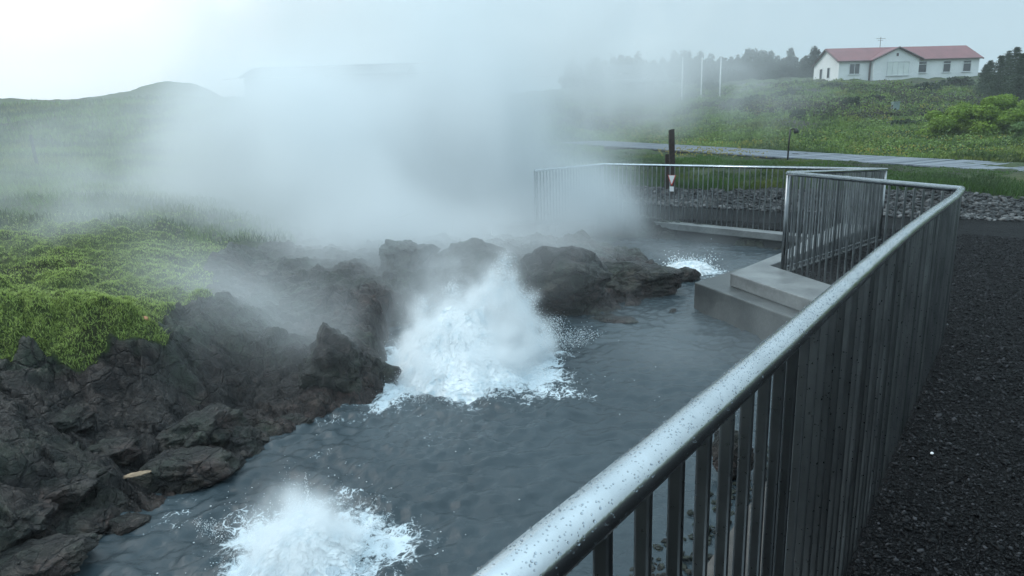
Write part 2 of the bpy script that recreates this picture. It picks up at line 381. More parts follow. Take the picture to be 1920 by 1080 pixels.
cp('g', (0,388,10),(250,392,10.2),(450,435,9.6),(-300,390,10),(0,345,13.5),(300,355,13.5),(500,400,13),(650,420,13.5),(0,300,19),(300,310,19),(-400,300,19),(600,330,19),(900,345,19),
   (0,240,30),(300,238,30),(-400,250,30),(600,240,30),(900,262,32),(0,190,42),(200,187,42),(420,187,42),(-500,200,42),(620,200,45),(850,215,45),(0,215,60),(300,212,60),(600,205,70),(900,205,70),(0,225,100),(500,220,110),(0,240,160))
# right: beyond the path
cp('g', (1920,345,15.0),(1750,333,16.4),(1480,316,19.5),(1300,306,21.5),(1160,300,23.5),(1920,360,14.6),(1780,350,15.0),(1650,340,16.3),(1450,335,17.6),(1300,335,18.5),(1150,335,18.5),(2200,360,15.5),
   (1920,326,16.8),(1700,312.5,19.4),(1480,299.5,22.4),(1300,289,26.2),(1160,280.5,30),(1040,273,35),
   (1920,292,25),(1700,272,33),(1480,262,40),(1300,255,48),(1160,250,58),(2300,290,22),
   (1920,262,34),(1750,240,45),(1500,222,52),(1300,218,60),(1160,215,68),
   (1920,200,62),(1700,195,66),(1500,190,72),(1300,192,80),(1150,190,90),(1000,195,95),
   (1850,160,86),(1650,160,88),(1540,157,90),(1400,160,104),(1250,165,112),(1120,165,120),
   (1840,141,104),(1700,145,102),(1550,150,100),(1400,150,130),(1250,155,140),(1920,150,110),(2400,190,70),(2400,150,120),(1700,150,160),(1300,165,190),(1920,155,180),(1000,180,180))
CPA = A_([c[:3] for c in CP]); LAB = A_([c[3] for c in CP])
def uv(x, y):
    yy = np.maximum(y, 2.2); return np.stack([np.clip(x / yy, -1.5, 1.5) * 2.2, np.log(yy) * 2.0], 1)
def tps_fit(q, z, reg=.004):
    n = len(q); d = np.linalg.norm(q[:, None] - q[None], axis=2); K = np.where(d > 0, d * d * np.log(d + 1e-12), 0) + reg * np.eye(n)
    Pm = np.c_[np.ones(n), q]; Lm = np.block([[K, Pm], [Pm.T, np.zeros((3, 3))]]); return np.linalg.solve(Lm, np.r_[z, 0, 0, 0])
QC = uv(CPA[:, 0], CPA[:, 1]); WT = tps_fit(QC, CPA[:, 2])
def smooth_h(x, y):
    q = uv(x, y); out = np.empty(len(q))
    for i in range(0, len(q), 60000):
        qq = q[i:i + 60000]; d2 = ((qq[:, None] - QC[None]) ** 2).sum(2)
        out[i:i + 60000] = (.5 * d2 * np.log(d2 + 1e-12)) @ WT[:len(QC)] + WT[-3] + qq @ WT[-2:]
    return out
def label_w(x, y):
    q = uv(x, y); res = {k: np.zeros(len(q)) for k in 'rmg'}
    for i in range(0, len(q), 60000):
        qq = q[i:i + 60000]; d2 = ((qq[:, None] - QC[None]) ** 2).sum(2) + 1e-4; w = d2 ** -2.5; s = w.sum(1)
        for k in res: res[k][i:i + 60000] = w[:, LAB == k].sum(1) / s
    return res
def poly_sd(poly, x, y):
    """signed distance, negative inside"""
    P = A_(poly, float); n = len(P); ins = np.zeros(x.shape, bool); d = np.full(x.shape, 1e9)
    for i in range(n):
        a = P[i]; b = P[(i + 1) % n]; e = b - a
        t = np.clip(((x - a[0]) * e[0] + (y - a[1]) * e[1]) / (e @ e), 0, 1)
        d = np.minimum(d, np.hypot(x - a[0] - t * e[0], y - a[1] - t * e[1]))
        c = (a[1] > y) != (b[1] > y)
        with np.errstate(divide='ignore', invalid='ignore'):
            xi = a[0] + (y - a[1]) / (b[1] - a[1]) * e[0]
        ins ^= c & (x < xi)
    return np.where(ins, -d, d)
W = lambda px, py: tuple(Uz(px, py, ZW)[:2])
POOL1 = [(-3.2, 2.2), W(100,1080), W(300,1000), W(400,940), W(500,870), W(620,792), W(745,748), W(742,690), W(748,620), W(830,585), W(940,565), W(1060,590), W(1110,612), W(1190,603), W(1230,575), W(1290,548), (2.75, 8.4),
         (3.0, 7.3), (3.15, 6.2), (2.5, 4.9), (1.75, 4.05), (1.2, 3.45), (.6, 2.75), (.2, 2.2), (-.6, 1.2), (-1.6, .6), (-3.0, .8)]
POOL2 = [W(1090,478), W(1180,492), W(1260,503), W(1330,515), W(1400,505), (3.3, 8.9), (4.6, 9.6), (5.0, 10.3), (3.6, 12.3), (1.6, 13.4), (-.3, 12.6), (-.2, 11.2)]
PATHP = fence_xy + [(-1.5, 10.5), (-2.5, 12.5), (1.0, 16.2), tuple(U(1150,352,17.2)[:2]), tuple(U(1300,358,16.2)[:2]), tuple(U(1480,362,15.2)[:2]), tuple(U(1660,363,14.4)[:2]), tuple(U(1800,368,14.0)[:2]), tuple(U(1920,376,13.6)[:2]), (16, 12.5), (22, 6), (20, -8), (-3, -8)]

FSAMP = [tuple(A_(fence_xy[k]) * (1 - t_) + A_(fence_xy[k + 1]) * t_) for k in range(len(fence_xy) - 1) for t_ in np.arange(0, 1, .15 if k > 38 else 1.0)]
MOUND = U(335, 190, 46)
MOSSP = [tuple(U(*q)[:2]) for q in ((-500,640,4.4),(-200,665,4.38),(0,665,4.42),(120,675,4.5),(240,660,4.7),(292,618,5.0),(296,590,5.2),(330,580,5.6),(400,562,6.0),(412,515,6.6),(380,480,7.6),(420,456,8.6),(500,442,9.3),(560,434,10.1),(520,420,10.8),(300,402,10.6),(0,388,10.3),(-500,388,10.3))]
CUSH = [U(20, 610, 4.72), U(130, 612, 4.78), U(235, 612, 4.95)]
def ground_h(x, y, detail=True):
    h = smooth_h(x, y); L = label_w(x, y); r = np.hypot(x, y)
    d1 = poly_sd(POOL1, x, y); d2 = poly_sd(POOL2, x, y); pd = poly_sd(PATHP, x, y)
    e = .10 * pn(p3(x * 2.6, y * 2.6)) + .05 * pn(p3(x * 7, y * 7, 3.)); dp = np.minimum(d1, d2) + e
    sh = r < 40
    msd = poly_sd(MOSSP, x, y) + .17 * pn(p3(x * 3.1, y * 3.1, 8.)) + .09 * pn(p3(x * 9, y * 9, 6.)); moss = np.where(r < 16, sstep(.06, -.08, msd), 0); rock = np.where(r < 22, np.clip(sstep(.42, .58, L['r'] + L['m'] + .18 * pn(p3(x * 1.3, y * 1.3, 5.5))) - moss, 0, 1), 0)
    # right shore between the water and the footing
    shore = (pd > 0) & (d1 < 1.2) & (x > .55 * (y - 3.0)) & (y < 8.6) & (x > -1)
    h = np.where(shore, np.minimum(h, -.50 + .12 * np.clip(d1, 0, 1)), h)
    rock = np.where(shore, 1., rock); moss = np.where(shore, 0, moss)
    rock = np.where((dp < .5) & (moss < .6), np.maximum(rock, .8), rock)
    if detail:
        rk = sstep(.3, .6, rock); near_w = sh.astype(float)
        fx = .22 * facets(x * 1.3, y * 1.3, 1, .55) + .16 * facets(x * 2.9 + 5, y * 2.9, 2, .75, .18) + .07 * facets(x * 6.7, y * 6.7 + 3, 3, .8, .12)
        rd = fx * .46 + .07 * fbm(p3(x * 3.4, y * 3.4, 2.2), 5, gain=.56)
        rd *= np.where(shore, .35, 1.0)
        ms = .20 * np.abs(pn(p3(x * 1.5, y * 1.9, 1.))) + .10 * np.abs(pn(p3(x * 3.6, y * 4.4, 2.))) + .055 * np.abs(pn(p3(x * 8, y * 10, 4.))) + .012 * pn(p3(x * 22, y * 26, 3.)) - .15
        gs = .06 * pn(p3(x * 1.2, y * 1.2, 5.)) + .04 * pn(p3(x * 3.3, y * 3.3, 7.)) + np.clip(r / 40, 0, 3) * .22 * pn(p3(x * .32, y * .32, 8.))
        mm = sstep(.1, .7, moss)
        for c_, (ra, rb_, hh_) in zip(CUSH, ((.62, .30, .10), (.62, .30, .11), (.42, .26, .11))):
            q2 = ((x - c_[0]) / ra) ** 2 + ((y - c_[1]) / rb_) ** 2; h = np.maximum(h, h + hh_ * np.sqrt(np.clip(1 - q2, 0, 1)))
        h = h + near_w * (rk * rd * (1 - mm) + mm * ms) + (1 - rk) * (1 - mm) * gs
    far_m = np.exp(-(((x - MOUND[0]) / 2.5) ** 2) ** 1.8 - (((y - MOUND[1]) / 3.0) ** 2)); h = h + 1.25 * far_m
    # the basin: rock goes under the water
    b = sstep(-.03, .24, dp); h = np.where(r < 22, h * b + (-1.15) * (1 - b), h)
    # rock outcrop and left bank never dip below the water away from it
    # path
    pz = plane_z(x, y); dfn = np.min([np.hypot(x - q[0], y - q[1]) for q in FSAMP], axis=0); pathw = np.where(dfn < 1.0, sstep(.05, -.01, pd), sstep(.7, -.75, pd))
    ins = pd < 0
    if detail: pz = pz + .010 * pn(p3(x * 4, y * 4, 4.)) + .006 * pn(p3(x * 14, y * 14, 5.))
    gap = (pd >= -.04)
    h = np.where(pd < .7, h * (1 - pathw) + pz * pathw, h)
    h = np.where((pd < .05) & (dfn < 1.0) & (pathw < 1) & (pathw > 0) & (np.minimum(d1, d2) < 1.6), np.minimum(h, -.3) * (1 - pathw) + pz * pathw, h)
    path = np.where(dfn < 1.0, sstep(.04, -.03, pd), sstep(-.25, -.6, pd))
    return h, path, np.clip(rock, 0, 1) * (1 - path), np.clip(moss, 0, 1) * (1 - path)
def gz(x, y): return float(ground_h(A_([float(x)]), A_([float(y)]), False)[0][0])

az = np.concatenate([np.linspace(-180, -58, 60, endpoint=False), np.linspace(-58, -44, 60, endpoint=False), np.linspace(-44, 44, 860, endpoint=False), np.linspace(44, 58, 60, endpoint=False), np.linspace(58, 180, 60, endpoint=False)])
az = np.radians(az); NA = len(az)
rad = np.concatenate([np.geomspace(.4, 1.8, 60, endpoint=False), np.geomspace(1.8, 15, 560, endpoint=False), np.geomspace(15, 130, 240, endpoint=False), np.geomspace(130, 900, 30)])
NRD = len(rad)
gx = (rad[:, None] * np.sin(az)[None]).ravel(); gy = (rad[:, None] * np.cos(az)[None]).ravel()
H, mp, mr, mm_ = ground_h(gx, gy)
H = np.where(gy < 2.2, np.where(mp > .5, H, H), H)
i = np.arange(NRD - 1)[:, None] * NA; j = np.arange(NA)[None]; jn = (j + 1) % NA
faces = np.stack([i + j, i + jn, i + NA + jn, i + NA + j], 2).reshape(-1, 4)[:, ::-1]
gobj = mesh_np("ground", np.stack([gx, gy, H], 1), faces, MAT['ground'], None, True, {"path": mp, "rock": mr, "moss": mm_, "red": .75 * sstep(.75, .15, np.abs(poly_sd(POOL1, gx, gy))) * (gx < .4) * sstep(-.3, .2, pn(p3(gx * 1.1, gy * 1.1, 4.)))})
cen = MB().add([(*(rad[0] * A_([math.sin(a), math.cos(a)])), 0) for a in np.radians(range(0, 360, 10))], [tuple(range(36))[::-1]])
tag(gobj, kind='structure')
print("ground", len(gx), round(time.time() - T0, 1))

# ------------------------------------------------------------------ water
B1 = Uz(880, 690, ZW); BOIL1 = Uz(830, 715, ZW); BOIL2 = Uz(572, 1040, ZW); BOIL3 = Uz(1292, 508, ZW)
wx = np.arange(-3.6, 6.0, .019); wy = np.arange(.7, 14, .021)
X, Y = np.meshgrid(wx, wy); wxs, wys = X.ravel(), Y.ravel()
def ripple(x, y):
    w = .6 * pn(p3(x * .8, y * .8, 1.)); a = 0
    a = a + .010 * pn(p3((x + w) * 2.6 + y * .8, (y + w) * 4.2, .3)) + .013 * pn(p3((x - w) * 5 + y * 2, (y + w) * 7.5, 1.3)) + .008 * pn(p3((x + .5 * w) * 12 - y * 3, y * 16, 5.3)) + .0048 * pn(p3(x * 19 + y * 4, y * 28, 2.3))
    return a
dB = [np.hypot(wxs - b[0], wys - b[1]) for b in (BOIL1, BOIL2, BOIL3)]
agit = 1 + 2.4 * np.exp(-(dB[0] / 1.1) ** 2) + 2.2 * np.exp(-(dB[1] / .7) ** 2)
wz = ZW + 1.35 * ripple(wxs, wys) * agit + .012 * np.exp(-dB[0] / .5) * np.sin(dB[0] * 16) + .008 * np.exp(-dB[1] / .35) * np.sin(dB[1] * 22)
nf = fbm(p3(wxs * 2.2, wys * 3.0, 6.), 4)
dB1 = np.hypot((wxs - B1[0]) / 1.1, wys - B1[1] - .1); foam = .80 * np.exp(-(dB1 / 1.0) ** 2.6) + .80 * np.exp(-(dB[1] / .50) ** 2.4) + .9 * np.exp(-(dB[2] / .55) ** 2) + .30 * np.exp(-(dB[0] / 1.5) ** 2) + .28 * np.exp(-(dB[1] / 1.0) ** 2)
foam = foam + .30 * nf * np.clip(foam * 3, 0, 1)
edge = -np.minimum(poly_sd(POOL1, wxs, wys), poly_sd(POOL2, wxs, wys))
foam = foam + .13 * np.exp(-(np.clip(edge, 0, 9) / .12) ** 2)
ny, nx = X.shape
i = np.arange(ny - 1)[:, None] * nx; j = np.arange(nx - 1)[None]
wf = np.stack([i + j, i + j + 1, i + nx + j + 1, i + nx + j], 2).reshape(-1, 4)
keep = (edge > -.55)[wf].any(1); pdw = poly_sd(PATHP, wxs, wys); keep &= (pdw > .02)[wf].all(1)
wf = wf[keep]; used, inv = np.unique(wf, return_inverse=True); wf = inv.reshape(-1, 4)
water = mesh_np("water", np.stack([wxs, wys, wz], 1)[used], wf, MAT['water'], None, True, {"foam": foam[used]})
tag(water, kind='structure')

# ------------------------------------------------------------------ boiling splashes
def octas(P, s, tone=None):
    n = len(P); O = A_([(1,0,0),(-1,0,0),(0,1,0),(0,-1,0),(0,0,1),(0,0,-1)], float); Fc = A_([(0,2,4),(2,1,4),(1,3,4),(3,0,4),(2,0,5),(1,2,5),(3,1,5),(0,3,5)])
    V = P[:, None] + O[None] * np.asarray(s).reshape(n, -1, 1 if np.asarray(s).ndim == 1 else 3)[:, :, :] * rng.uniform(.7, 1.3, (n, 6, 1))
    return V.reshape(-1, 3), (Fc[None] + 6 * np.arange(n)[:, None, None]).reshape(-1, 3)
def volume_object(name, lo, hi, step, dens_fn, color, mat_name, parent=None):
    """a closed grid of vapour: the density is worked out once on a lattice of points and read back voxel by voxel"""
    lo = A_(lo, float); hi = A_(hi, float); N3 = [int(round(q)) + 1 for q in (hi - lo) / step]; NX, NY, NZ = N3
    zz, yy, xx = np.meshgrid(np.linspace(lo[2], hi[2], NZ), np.linspace(lo[1], hi[1], NY), np.linspace(lo[0], hi[0], NX), indexing='ij')
    Xv, Yv, Zv = xx.ravel(), yy.ravel(), zz.ravel(); dens = np.zeros(len(Xv))
    for a in range(0, len(Xv), 400000): dens[a:a + 400000] = dens_fn(Xv[a:a + 400000], Yv[a:a + 400000], Zv[a:a + 400000])
    me = bpy.data.meshes.new(name); me.vertices.add(len(Xv)); me.vertices.foreach_set("co", np.stack([Xv, Yv, Zv], 1).astype(np.float32).ravel())
    at = me.attributes.new("dens", 'FLOAT', 'POINT'); at.data.foreach_set("value", dens.astype(np.float32)); me.update()
    o = bpy.data.objects.new(name, me); COL.objects.link(o)
    if parent: o.parent = parent
    m = bpy.data.materials.get(mat_name)
    if m is None:
        t = material(mat_name); pv = t.n("ShaderNodeVolumePrincipled", {"Color": (*color, 1), "Density": 1.0, "Anisotropy": .0}); t.link(pv.outputs[0], t.out.inputs["Volume"]); m = t.m
    me.materials.append(m)
    ng = bpy.data.node_groups.new(name + "_grid", "GeometryNodeTree")
    ng.interface.new_socket("Geometry", in_out='INPUT', socket_type='NodeSocketGeometry'); ng.interface.new_socket("Geometry", in_out='OUTPUT', socket_type='NodeSocketGeometry')
    K = ng.nodes; LK = ng.links.new
    gi = K.new("NodeGroupInput"); go_ = K.new("NodeGroupOutput"); vc = K.new("GeometryNodeVolumeCube"); sm = K.new("GeometryNodeSetMaterial"); sm.inputs["Material"].default_value = m
    vc.inputs["Min"].default_value = lo; vc.inputs["Max"].default_value = hi
    for nm, v in (("Resolution X", NX), ("Resolution Y", NY), ("Resolution Z", NZ)): vc.inputs[nm].default_value = v
    ps = K.new("GeometryNodeInputPosition"); vs_ = K.new("ShaderNodeVectorMath"); vs_.operation = 'SUBTRACT'; vs_.inputs[1].default_value = lo
    vd = K.new("ShaderNodeVectorMath"); vd.operation = 'DIVIDE'; vd.inputs[1].default_value = [(hi[k] - lo[k]) / (N3[k] - 1) for k in range(3)]
    ad = K.new("ShaderNodeVectorMath"); ad.operation = 'ADD'; ad.inputs[1].default_value = (.5, .5, .5)
    fl_ = K.new("ShaderNodeVectorMath"); fl_.operation = 'FLOOR'; dt = K.new("ShaderNodeVectorMath"); dt.operation = 'DOT_PRODUCT'; dt.inputs[1].default_value = (1, NX, NX * NY)
    LK(ps.outputs[0], vs_.inputs[0]); LK(vs_.outputs[0], vd.inputs[0]); LK(vd.outputs[0], ad.inputs[0]); LK(ad.outputs[0], fl_.inputs[0]); LK(fl_.outputs[0], dt.inputs[0])
    fi = K.new("FunctionNodeFloatToInt"); LK(dt.outputs["Value"], fi.inputs[0])
    sa = K.new("GeometryNodeInputNamedAttribute"); sa.data_type = 'FLOAT'; sa.inputs["Name"].default_value = "dens"
    si = K.new("GeometryNodeSampleIndex"); si.data_type = 'FLOAT'; si.clamp = True; LK(gi.outputs[0], si.inputs["Geometry"]); LK(sa.outputs[0], si.inputs["Value"]); LK(fi.outputs[0], si.inputs["Index"])
    LK(si.outputs[0], vc.inputs["Density"]); LK(vc.outputs[0], sm.inputs[0]); LK(sm.outputs[0], go_.inputs[0])
    md = o.modifiers.new("grid", 'NODES'); md.node_group = ng
    return o
def splash(name, label, c, rx, ry, h, prof, lumps, jets, ndrop, spread=1.35, dsz=(.003, .009), mist=None):
    root = empty(name, (c[0], c[1], ZW)); tag(root, label, "splash", "boiling splashes in the hot pool")
    na, nr = 260, 110; a = np.linspace(0, 2 * math.pi, na, endpoint=False); q = np.linspace(0, 1, nr)
    Q, Aa = np.meshgrid(q, a, indexing='ij'); Q = Q.ravel(); Aa = Aa.ravel()
    edge = 1 + .30 * pn(p3(np.cos(Aa) * 1.7, np.sin(Aa) * 1.7, c[0])) + .16 * pn(p3(np.cos(Aa) * 5, np.sin(Aa) * 5, c[1]))
    x = Q * np.cos(Aa) * rx * edge; y = Q * np.sin(Aa) * ry * edge
    def height(x, y, Q):
        base = prof(Q) * h
        for (lx, ly, lr, lh) in lumps: base = base + lh * np.exp(-((x - lx) ** 2 + (y - ly) ** 2) / lr ** 2) * (1 - Q ** 4)
        return base
    base = height(x, y, Q)
    n = fbm(p3(x * 5, y * 5, 1.7 + c[0]), 3); g = fbm(p3(x * 26, y * 26, 4.7), 3, gain=.7)
    z = base * (1 + .20 * n) + .007 * g * np.clip(base / h * 3, 0, 1) - .05 * Q ** 8
    v = np.stack([x + .02 * g, y + .02 * np.roll(g, 7), z], 1)
    i = np.arange(nr - 1)[:, None] * na; j = np.arange(na)[None]; jn = (j + 1) % na
    mesh_np("foam_dome", v, np.stack([i + j, i + jn, i + na + jn, i + na + j], 2).reshape(-1, 4), MAT['foam'], root, True)
    P = []; k = int(ndrop * .7); ii = rng.choice(len(v), k, p=(lambda w: w / w.sum())(Q * (z > -.02) + 1e-6)); up = np.abs(rng.exponential(1, k)); rag = np.clip(1 + 1.6 * fbm(p3(x[ii] * 6, y[ii] * 6, 9.), 3), .2, 3.)
    P.append(v[ii] + np.stack([x[ii] * .06, y[ii] * .06, .030 + .04 * h * np.ones(k)], 1) * (up * rag)[:, None] + rng.normal(0, .012, (k, 3)))
    k2 = int(ndrop * .12); an = rng.uniform(0, 2 * math.pi, k2); rr = 1 + np.abs(rng.normal(0, spread - 1, k2)); cl = .3 + .7 * (pn(p3(np.cos(an) * 3, np.sin(an) * 3, 2.)) > 0); P.append(np.stack([np.cos(an) * rx * (1 + (rr - 1) * cl), np.sin(an) * ry * (1 + (rr - 1) * cl), np.abs(rng.normal(0, .04, k2))], 1))
    for (jx, jy, jz, tx, ty, tz, wdt, cnt) in jets:
        u = rng.beta(1.0, 1.7, cnt); cc = np.outer(1 - u, [jx, jy, jz]) + np.outer(u, [tx, ty, tz]); P.append(cc + rng.normal(0, 1, (cnt, 3)) * (wdt * (1.05 - .75 * u))[:, None])
    P = np.concatenate(P); P = P[P[:, 2] > -.01]
    s_ = rng.uniform(*dsz, len(P)) * np.where(rng.random(len(P)) < .04, 1.6, 1)
    V, Fc = octas(P, s_); d = mesh_np("spray", V, Fc, MAT['foam'], root, True); d['kind'] = 'stuff'
    if mist:
        top, strength = mist
        def dens(X, Y, Z):
            Q_ = np.sqrt((X / rx) ** 2 + (Y / ry) ** 2); hh = height(X, Y, np.clip(Q_, 0, 1)) * (Q_ < 1) ; over = Z - hh
            nz = fbm(np.stack([X * 4.5, Y * 4.5, Z * 4.5], 1), 4, gain=.6)
            d = np.exp(-np.clip(over, 0, 9) / (.12 * (1 + .9 * nz.clip(-.6, 1)))) * np.exp(-(np.clip(Q_ - .8, 0, 9) / .22) ** 2)
            for (jx, jy, jz, tx, ty, tz, wdt, cnt) in jets:
                if cnt < 1500: continue
                A0 = A_([jx, jy, jz]); B0 = A_([tx, ty, tz]); e = B0 - A0; pr = np.stack([X, Y, Z], 1) - A0; tt = np.clip(pr @ e / (e @ e), 0, 1); dd = np.linalg.norm(pr - tt[:, None] * e, axis=1); d = d + 1.1 * np.exp(-(dd / (wdt * (1.5 - .9 * tt))) ** 2) * (1 - .55 * tt)
            return strength * np.clip(d * (.9 + 1.3 * nz), 0, None) * sstep(top, top * .75, Z) * (1 - sstep(1.35, 1.6, Q_))
        m_ = volume_object("mist", (-rx * 1.7, -ry * 1.6, -.02), (rx * 1.9, ry * 1.6, top), .035, dens, (.985, .993, .997), "spray_mist", root); m_['kind'] = 'stuff'
    return root
B1 = Uz(862, 690, ZW)
def rel(px, py, y): return U(px, py, y) - A_([B1[0], B1[1], ZW])
tj = rel(945, 482, 6.2); jb = rel(938, 585, 6.15); l1 = rel(850, 560, 6.1); l2 = rel(920, 580, 6.1); l3 = rel(780, 610, 5.9)
splash("boiling_splash", "tall white burst of boiling water throwing a peak of spray against the rock outcrop", A_([B1[0], B1[1], ZW]), .62, .66, .24,
       lambda q: np.clip(1 - q ** 1.5, 0, 1) ** 1.25, [(l1[0], l1[1], .32, .26), (l2[0], l2[1], .28, .20), (l3[0], l3[1], .25, .16)],
       [(*(jb - A_([.02, 0, .15])), *tj, .13, 9000), (*(rel(905, 590, 6.1) - A_([0, 0, .15])), *(rel(925, 515, 6.2)), .13, 5200), (*(rel(975, 600, 6.15) - A_([0, 0, .1])), *(rel(958, 520, 6.2)), .10, 3600),
        (*(l2 - A_([0, 0, .25])), *(rel(885, 545, 6.2)), .12, 3000), (*rel(985, 640, 6.0), *rel(1055, 600, 6.3), .11, 2600), (*rel(960, 660, 5.8), *rel(1010, 640, 5.8), .14, 3600), (*rel(1000, 645, 6.0), *rel(1125, 625, 6.25), .085, 2400), (*rel(955, 600, 6.1), *rel(1000, 555, 6.3), .11, 3000), (*rel(850, 560, 6.1), *rel(848, 530, 6.1), .07, 1300), (*rel(800, 590, 6), *rel(792, 558, 6), .07, 900), (*rel(760, 730, 5.4), *rel(750, 755, 5.2), .08, 900), (*rel(980, 705, 5.5), *rel(1020, 690, 5.5), .10, 1400), (*rel(940, 500, 6.2), *rel(965, 478, 6.2), .05, 260)], 30000, 1.16, (.0010, .0036), (1.4, 8.0))
splash("boiling_splash", "low dome of white boiling water close to the near rock bank", A_([BOIL2[0], BOIL2[1], ZW]), .28, .30, .09,
       lambda q: np.clip(1 - q ** 1.5, 0, 1) ** 1.25, [(.1, -.10, .17, .08), (-.05, .14, .16, .10), (-.12, -.12, .14, .04)],
       [(-.05, .28, .1, -.07, .34, .30, .010, 240), (-.3, .12, .02, -.42, .22, .15, .025, 420), (.27, .22, .0, .42, .30, .05, .02, 420), (-.52, .2, 0, -.70, .28, .05, .035, 500)], 16000, 1.25, (.0008, .0022), (.38, 8.0))
splash("boiling_splash", "small far bubble of white water under the back of the rock outcrop", A_([BOIL3[0], BOIL3[1], ZW]), .38, .36, .13,
       lambda q: (1 - q ** 2) ** .8, [], [], 1500)
# scattered froth flecks on the water
k = 1100; cx = np.concatenate([rng.normal(BOIL1[0] + .1, .85, k), rng.normal(BOIL2[0] - .1, .6, k)]); cy = np.concatenate([rng.normal(BOIL1[1] - .1, .5, k), rng.normal(BOIL2[1] + .15, .4, k)])
ok = (poly_sd(POOL1, cx, cy) < -.03) & (np.abs(fbm(p3(cx * 2.2, cy * 2.6, 2.), 3)) < .055); P = np.stack([cx, cy, np.full(2 * k, ZW + .012)], 1)[ok]
V, Fc = octas(P, np.stack([rng.uniform(.002, .007, len(P)), rng.uniform(.002, .006, len(P)), rng.uniform(.0015, .003, len(P))], 1)[:, None, :].repeat(1, 1).reshape(len(P), 3))
fl = mesh_np("foam_flecks", V, Fc, MAT['foam'], None, True); tag(fl, "white flecks of froth scattered over the dark pool around the splashes", "foam", None, 'stuff')
print("water", round(time.time() - T0, 1))

# ------------------------------------------------------------------ boulders
def boulder(label, c, size, seed, rz=0.0, sub=5, mat='rock', rough=.34, name="boulder"):
    import bmesh
    bm = bmesh.new(); bmesh.ops.create_icosphere(bm, subdivisions=sub, radius=1.0); bm.verts.ensure_lookup_table()
    v = A_([q.co[:] for q in bm.verts]); f = A_([[q.index for q in fc.verts] for fc in bm.faces]); bm.free()
    n1 = fbm(v * 1.15 + seed, 3); n2 = fbm(v * 2.7 + seed * 1.7, 6, gain=.6); r = 1.08 + rough * .8 * n1
    rp = np.random.default_rng(int(seed * 10))
    for _ in range(16):
        nn_ = rp.normal(size=3); nn_ /= np.linalg.norm(nn_); dd = rp.uniform(.66, .95); cs = v @ nn_
        r = np.where(cs > .05, np.minimum(r, dd / np.maximum(cs, .05) + .05 * n2), r)
    r = r + .075 * n2 + .035 * fbm(v * 11 + seed, 4, gain=.6)
    v = v * r[:, None]; v = v * A_(size)[None]
    o = mesh_np(name, v, f, MAT[mat], None, True); o.location = c; o.rotation_euler = (0, 0, rz)
    return tag(o, label, "boulder" if name == "boulder" else name)
boulder("largest dark boulder, rising from the pool left of the tall splash", U(655, 675, 5.75) - A_([0, .25, .1]), (.42, .5, .50), 1.3, .4, rough=.26)
boulder("dark jagged rock with a pale crust, on the bank behind the largest boulder", U(570, 570, 6.6) - A_([0, 0, .12]), (.30, .28, .22), 4.1, .9)
boulder("dark round rock half lost in steam behind the tall splash", U(760, 478, 8.3) - A_([0, 0, .05]), (.42, .4, .28), 7.7)
boulder("broad dark rock directly behind the peak of the tall splash", U(880, 505, 8.2) - A_([0, 0, .1]), (.62, .5, .42), 9.2)
boulder("rounded dark rock at the water, right of the tall splash, on the outcrop", U(1040, 535, 7.9), (.72, .55, .42), 12.4, -.3)
boulder("long low grey rock, on the outcrop between the two pools", U(1180, 520, 8.6) - A_([0, .0, .08]), (.75, .45, .26), 15.9, -.2, rough=.2)
boulder("small brown rock at the right tip of the outcrop beside the far pool", U(1288, 516, 9.2), (.22, .2, .12), 18.3, .3, 4)
boulder("upright dark rock in the steam in front of the far railing", U(1090, 452, 11.2) - A_([0, 0, .12]), (.24, .28, .28), 21.5, .3, 4)
boulder("wet dark rock seen through the near railing bars at the pool edge", Uz(1378, 870, -.52) + A_([0, 0, .08]), (.13, .12, .17), 24.2, .3, 4)
boulder("brown angular boulder low on the near bank above the nearest splash", U(350, 870, 3.95) - A_([0, 0, .05]), (.30, .24, .15), 27.9, .6, rough=.4)
boulder("brown angular boulder by the water at the left edge of the pool", U(230, 990, 3.45) - A_([0, 0, .05]), (.24, .2, .12), 30.4, .2, rough=.4)
boulder("dark brown boulder on the near bank below the mossy cushion", U(380, 790, 4.4) - A_([0, 0, .06]), (.34, .25, .17), 33.3, 1.2, rough=.42)
boulder("flat reddish rock at the waterline right of the tall splash", U(1150, 600, 7.3) - A_([0, 0, .02]), (.34, .16, .07), 36.1, -.2, 4, rough=.2)
boulder("small dark stone sticking out of the pool in front of the concrete block", Uz(1262, 584, ZW), (.05, .05, .05), 39., 0, 3)
for k, (q, sz_, rz_, lab) in enumerate((((70,1035,2.98),(.26,.20,.10),.5,"brown slab of rock in the bottom left corner of the photo"),
    ((160,965,3.42),(.24,.17,.09),1.1,"brown slab of rock just above the boulder at the left edge of the pool"),
    ((95,905,3.5),(.22,.17,.11),.2,"dark greenish rock near the left photo edge, above the brown slabs"),
    ((30,960,3.2),(.2,.16,.10),2.0,"dark rock against the left photo edge above the corner slab"),
    ((205,835,4.0),(.26,.19,.10),.8,"flat dark rock on the bank left of the brown angular boulders"),
    ((455,820,4.42),(.24,.18,.13),2.4,"dark brown rock by the water right of the boulder below the mossy cushion"),
    ((545,790,4.75),(.22,.17,.12),.4,"small dark rock at the waterline below the largest dark boulder"),
    ((180,1060,3.12),(.17,.12,.07),1.6,"low wet rock at the waterline right of the corner slab"),
    ((130,770,4.2),(.3,.2,.10),1.9,"flat dark rock under the mossy cushion near the left photo edge"))):
    boulder(lab, U(*q) - A_([0, 0, .065]), sz_, 50.3 + 3.7 * k, rz_, 5, 'rock', .42)
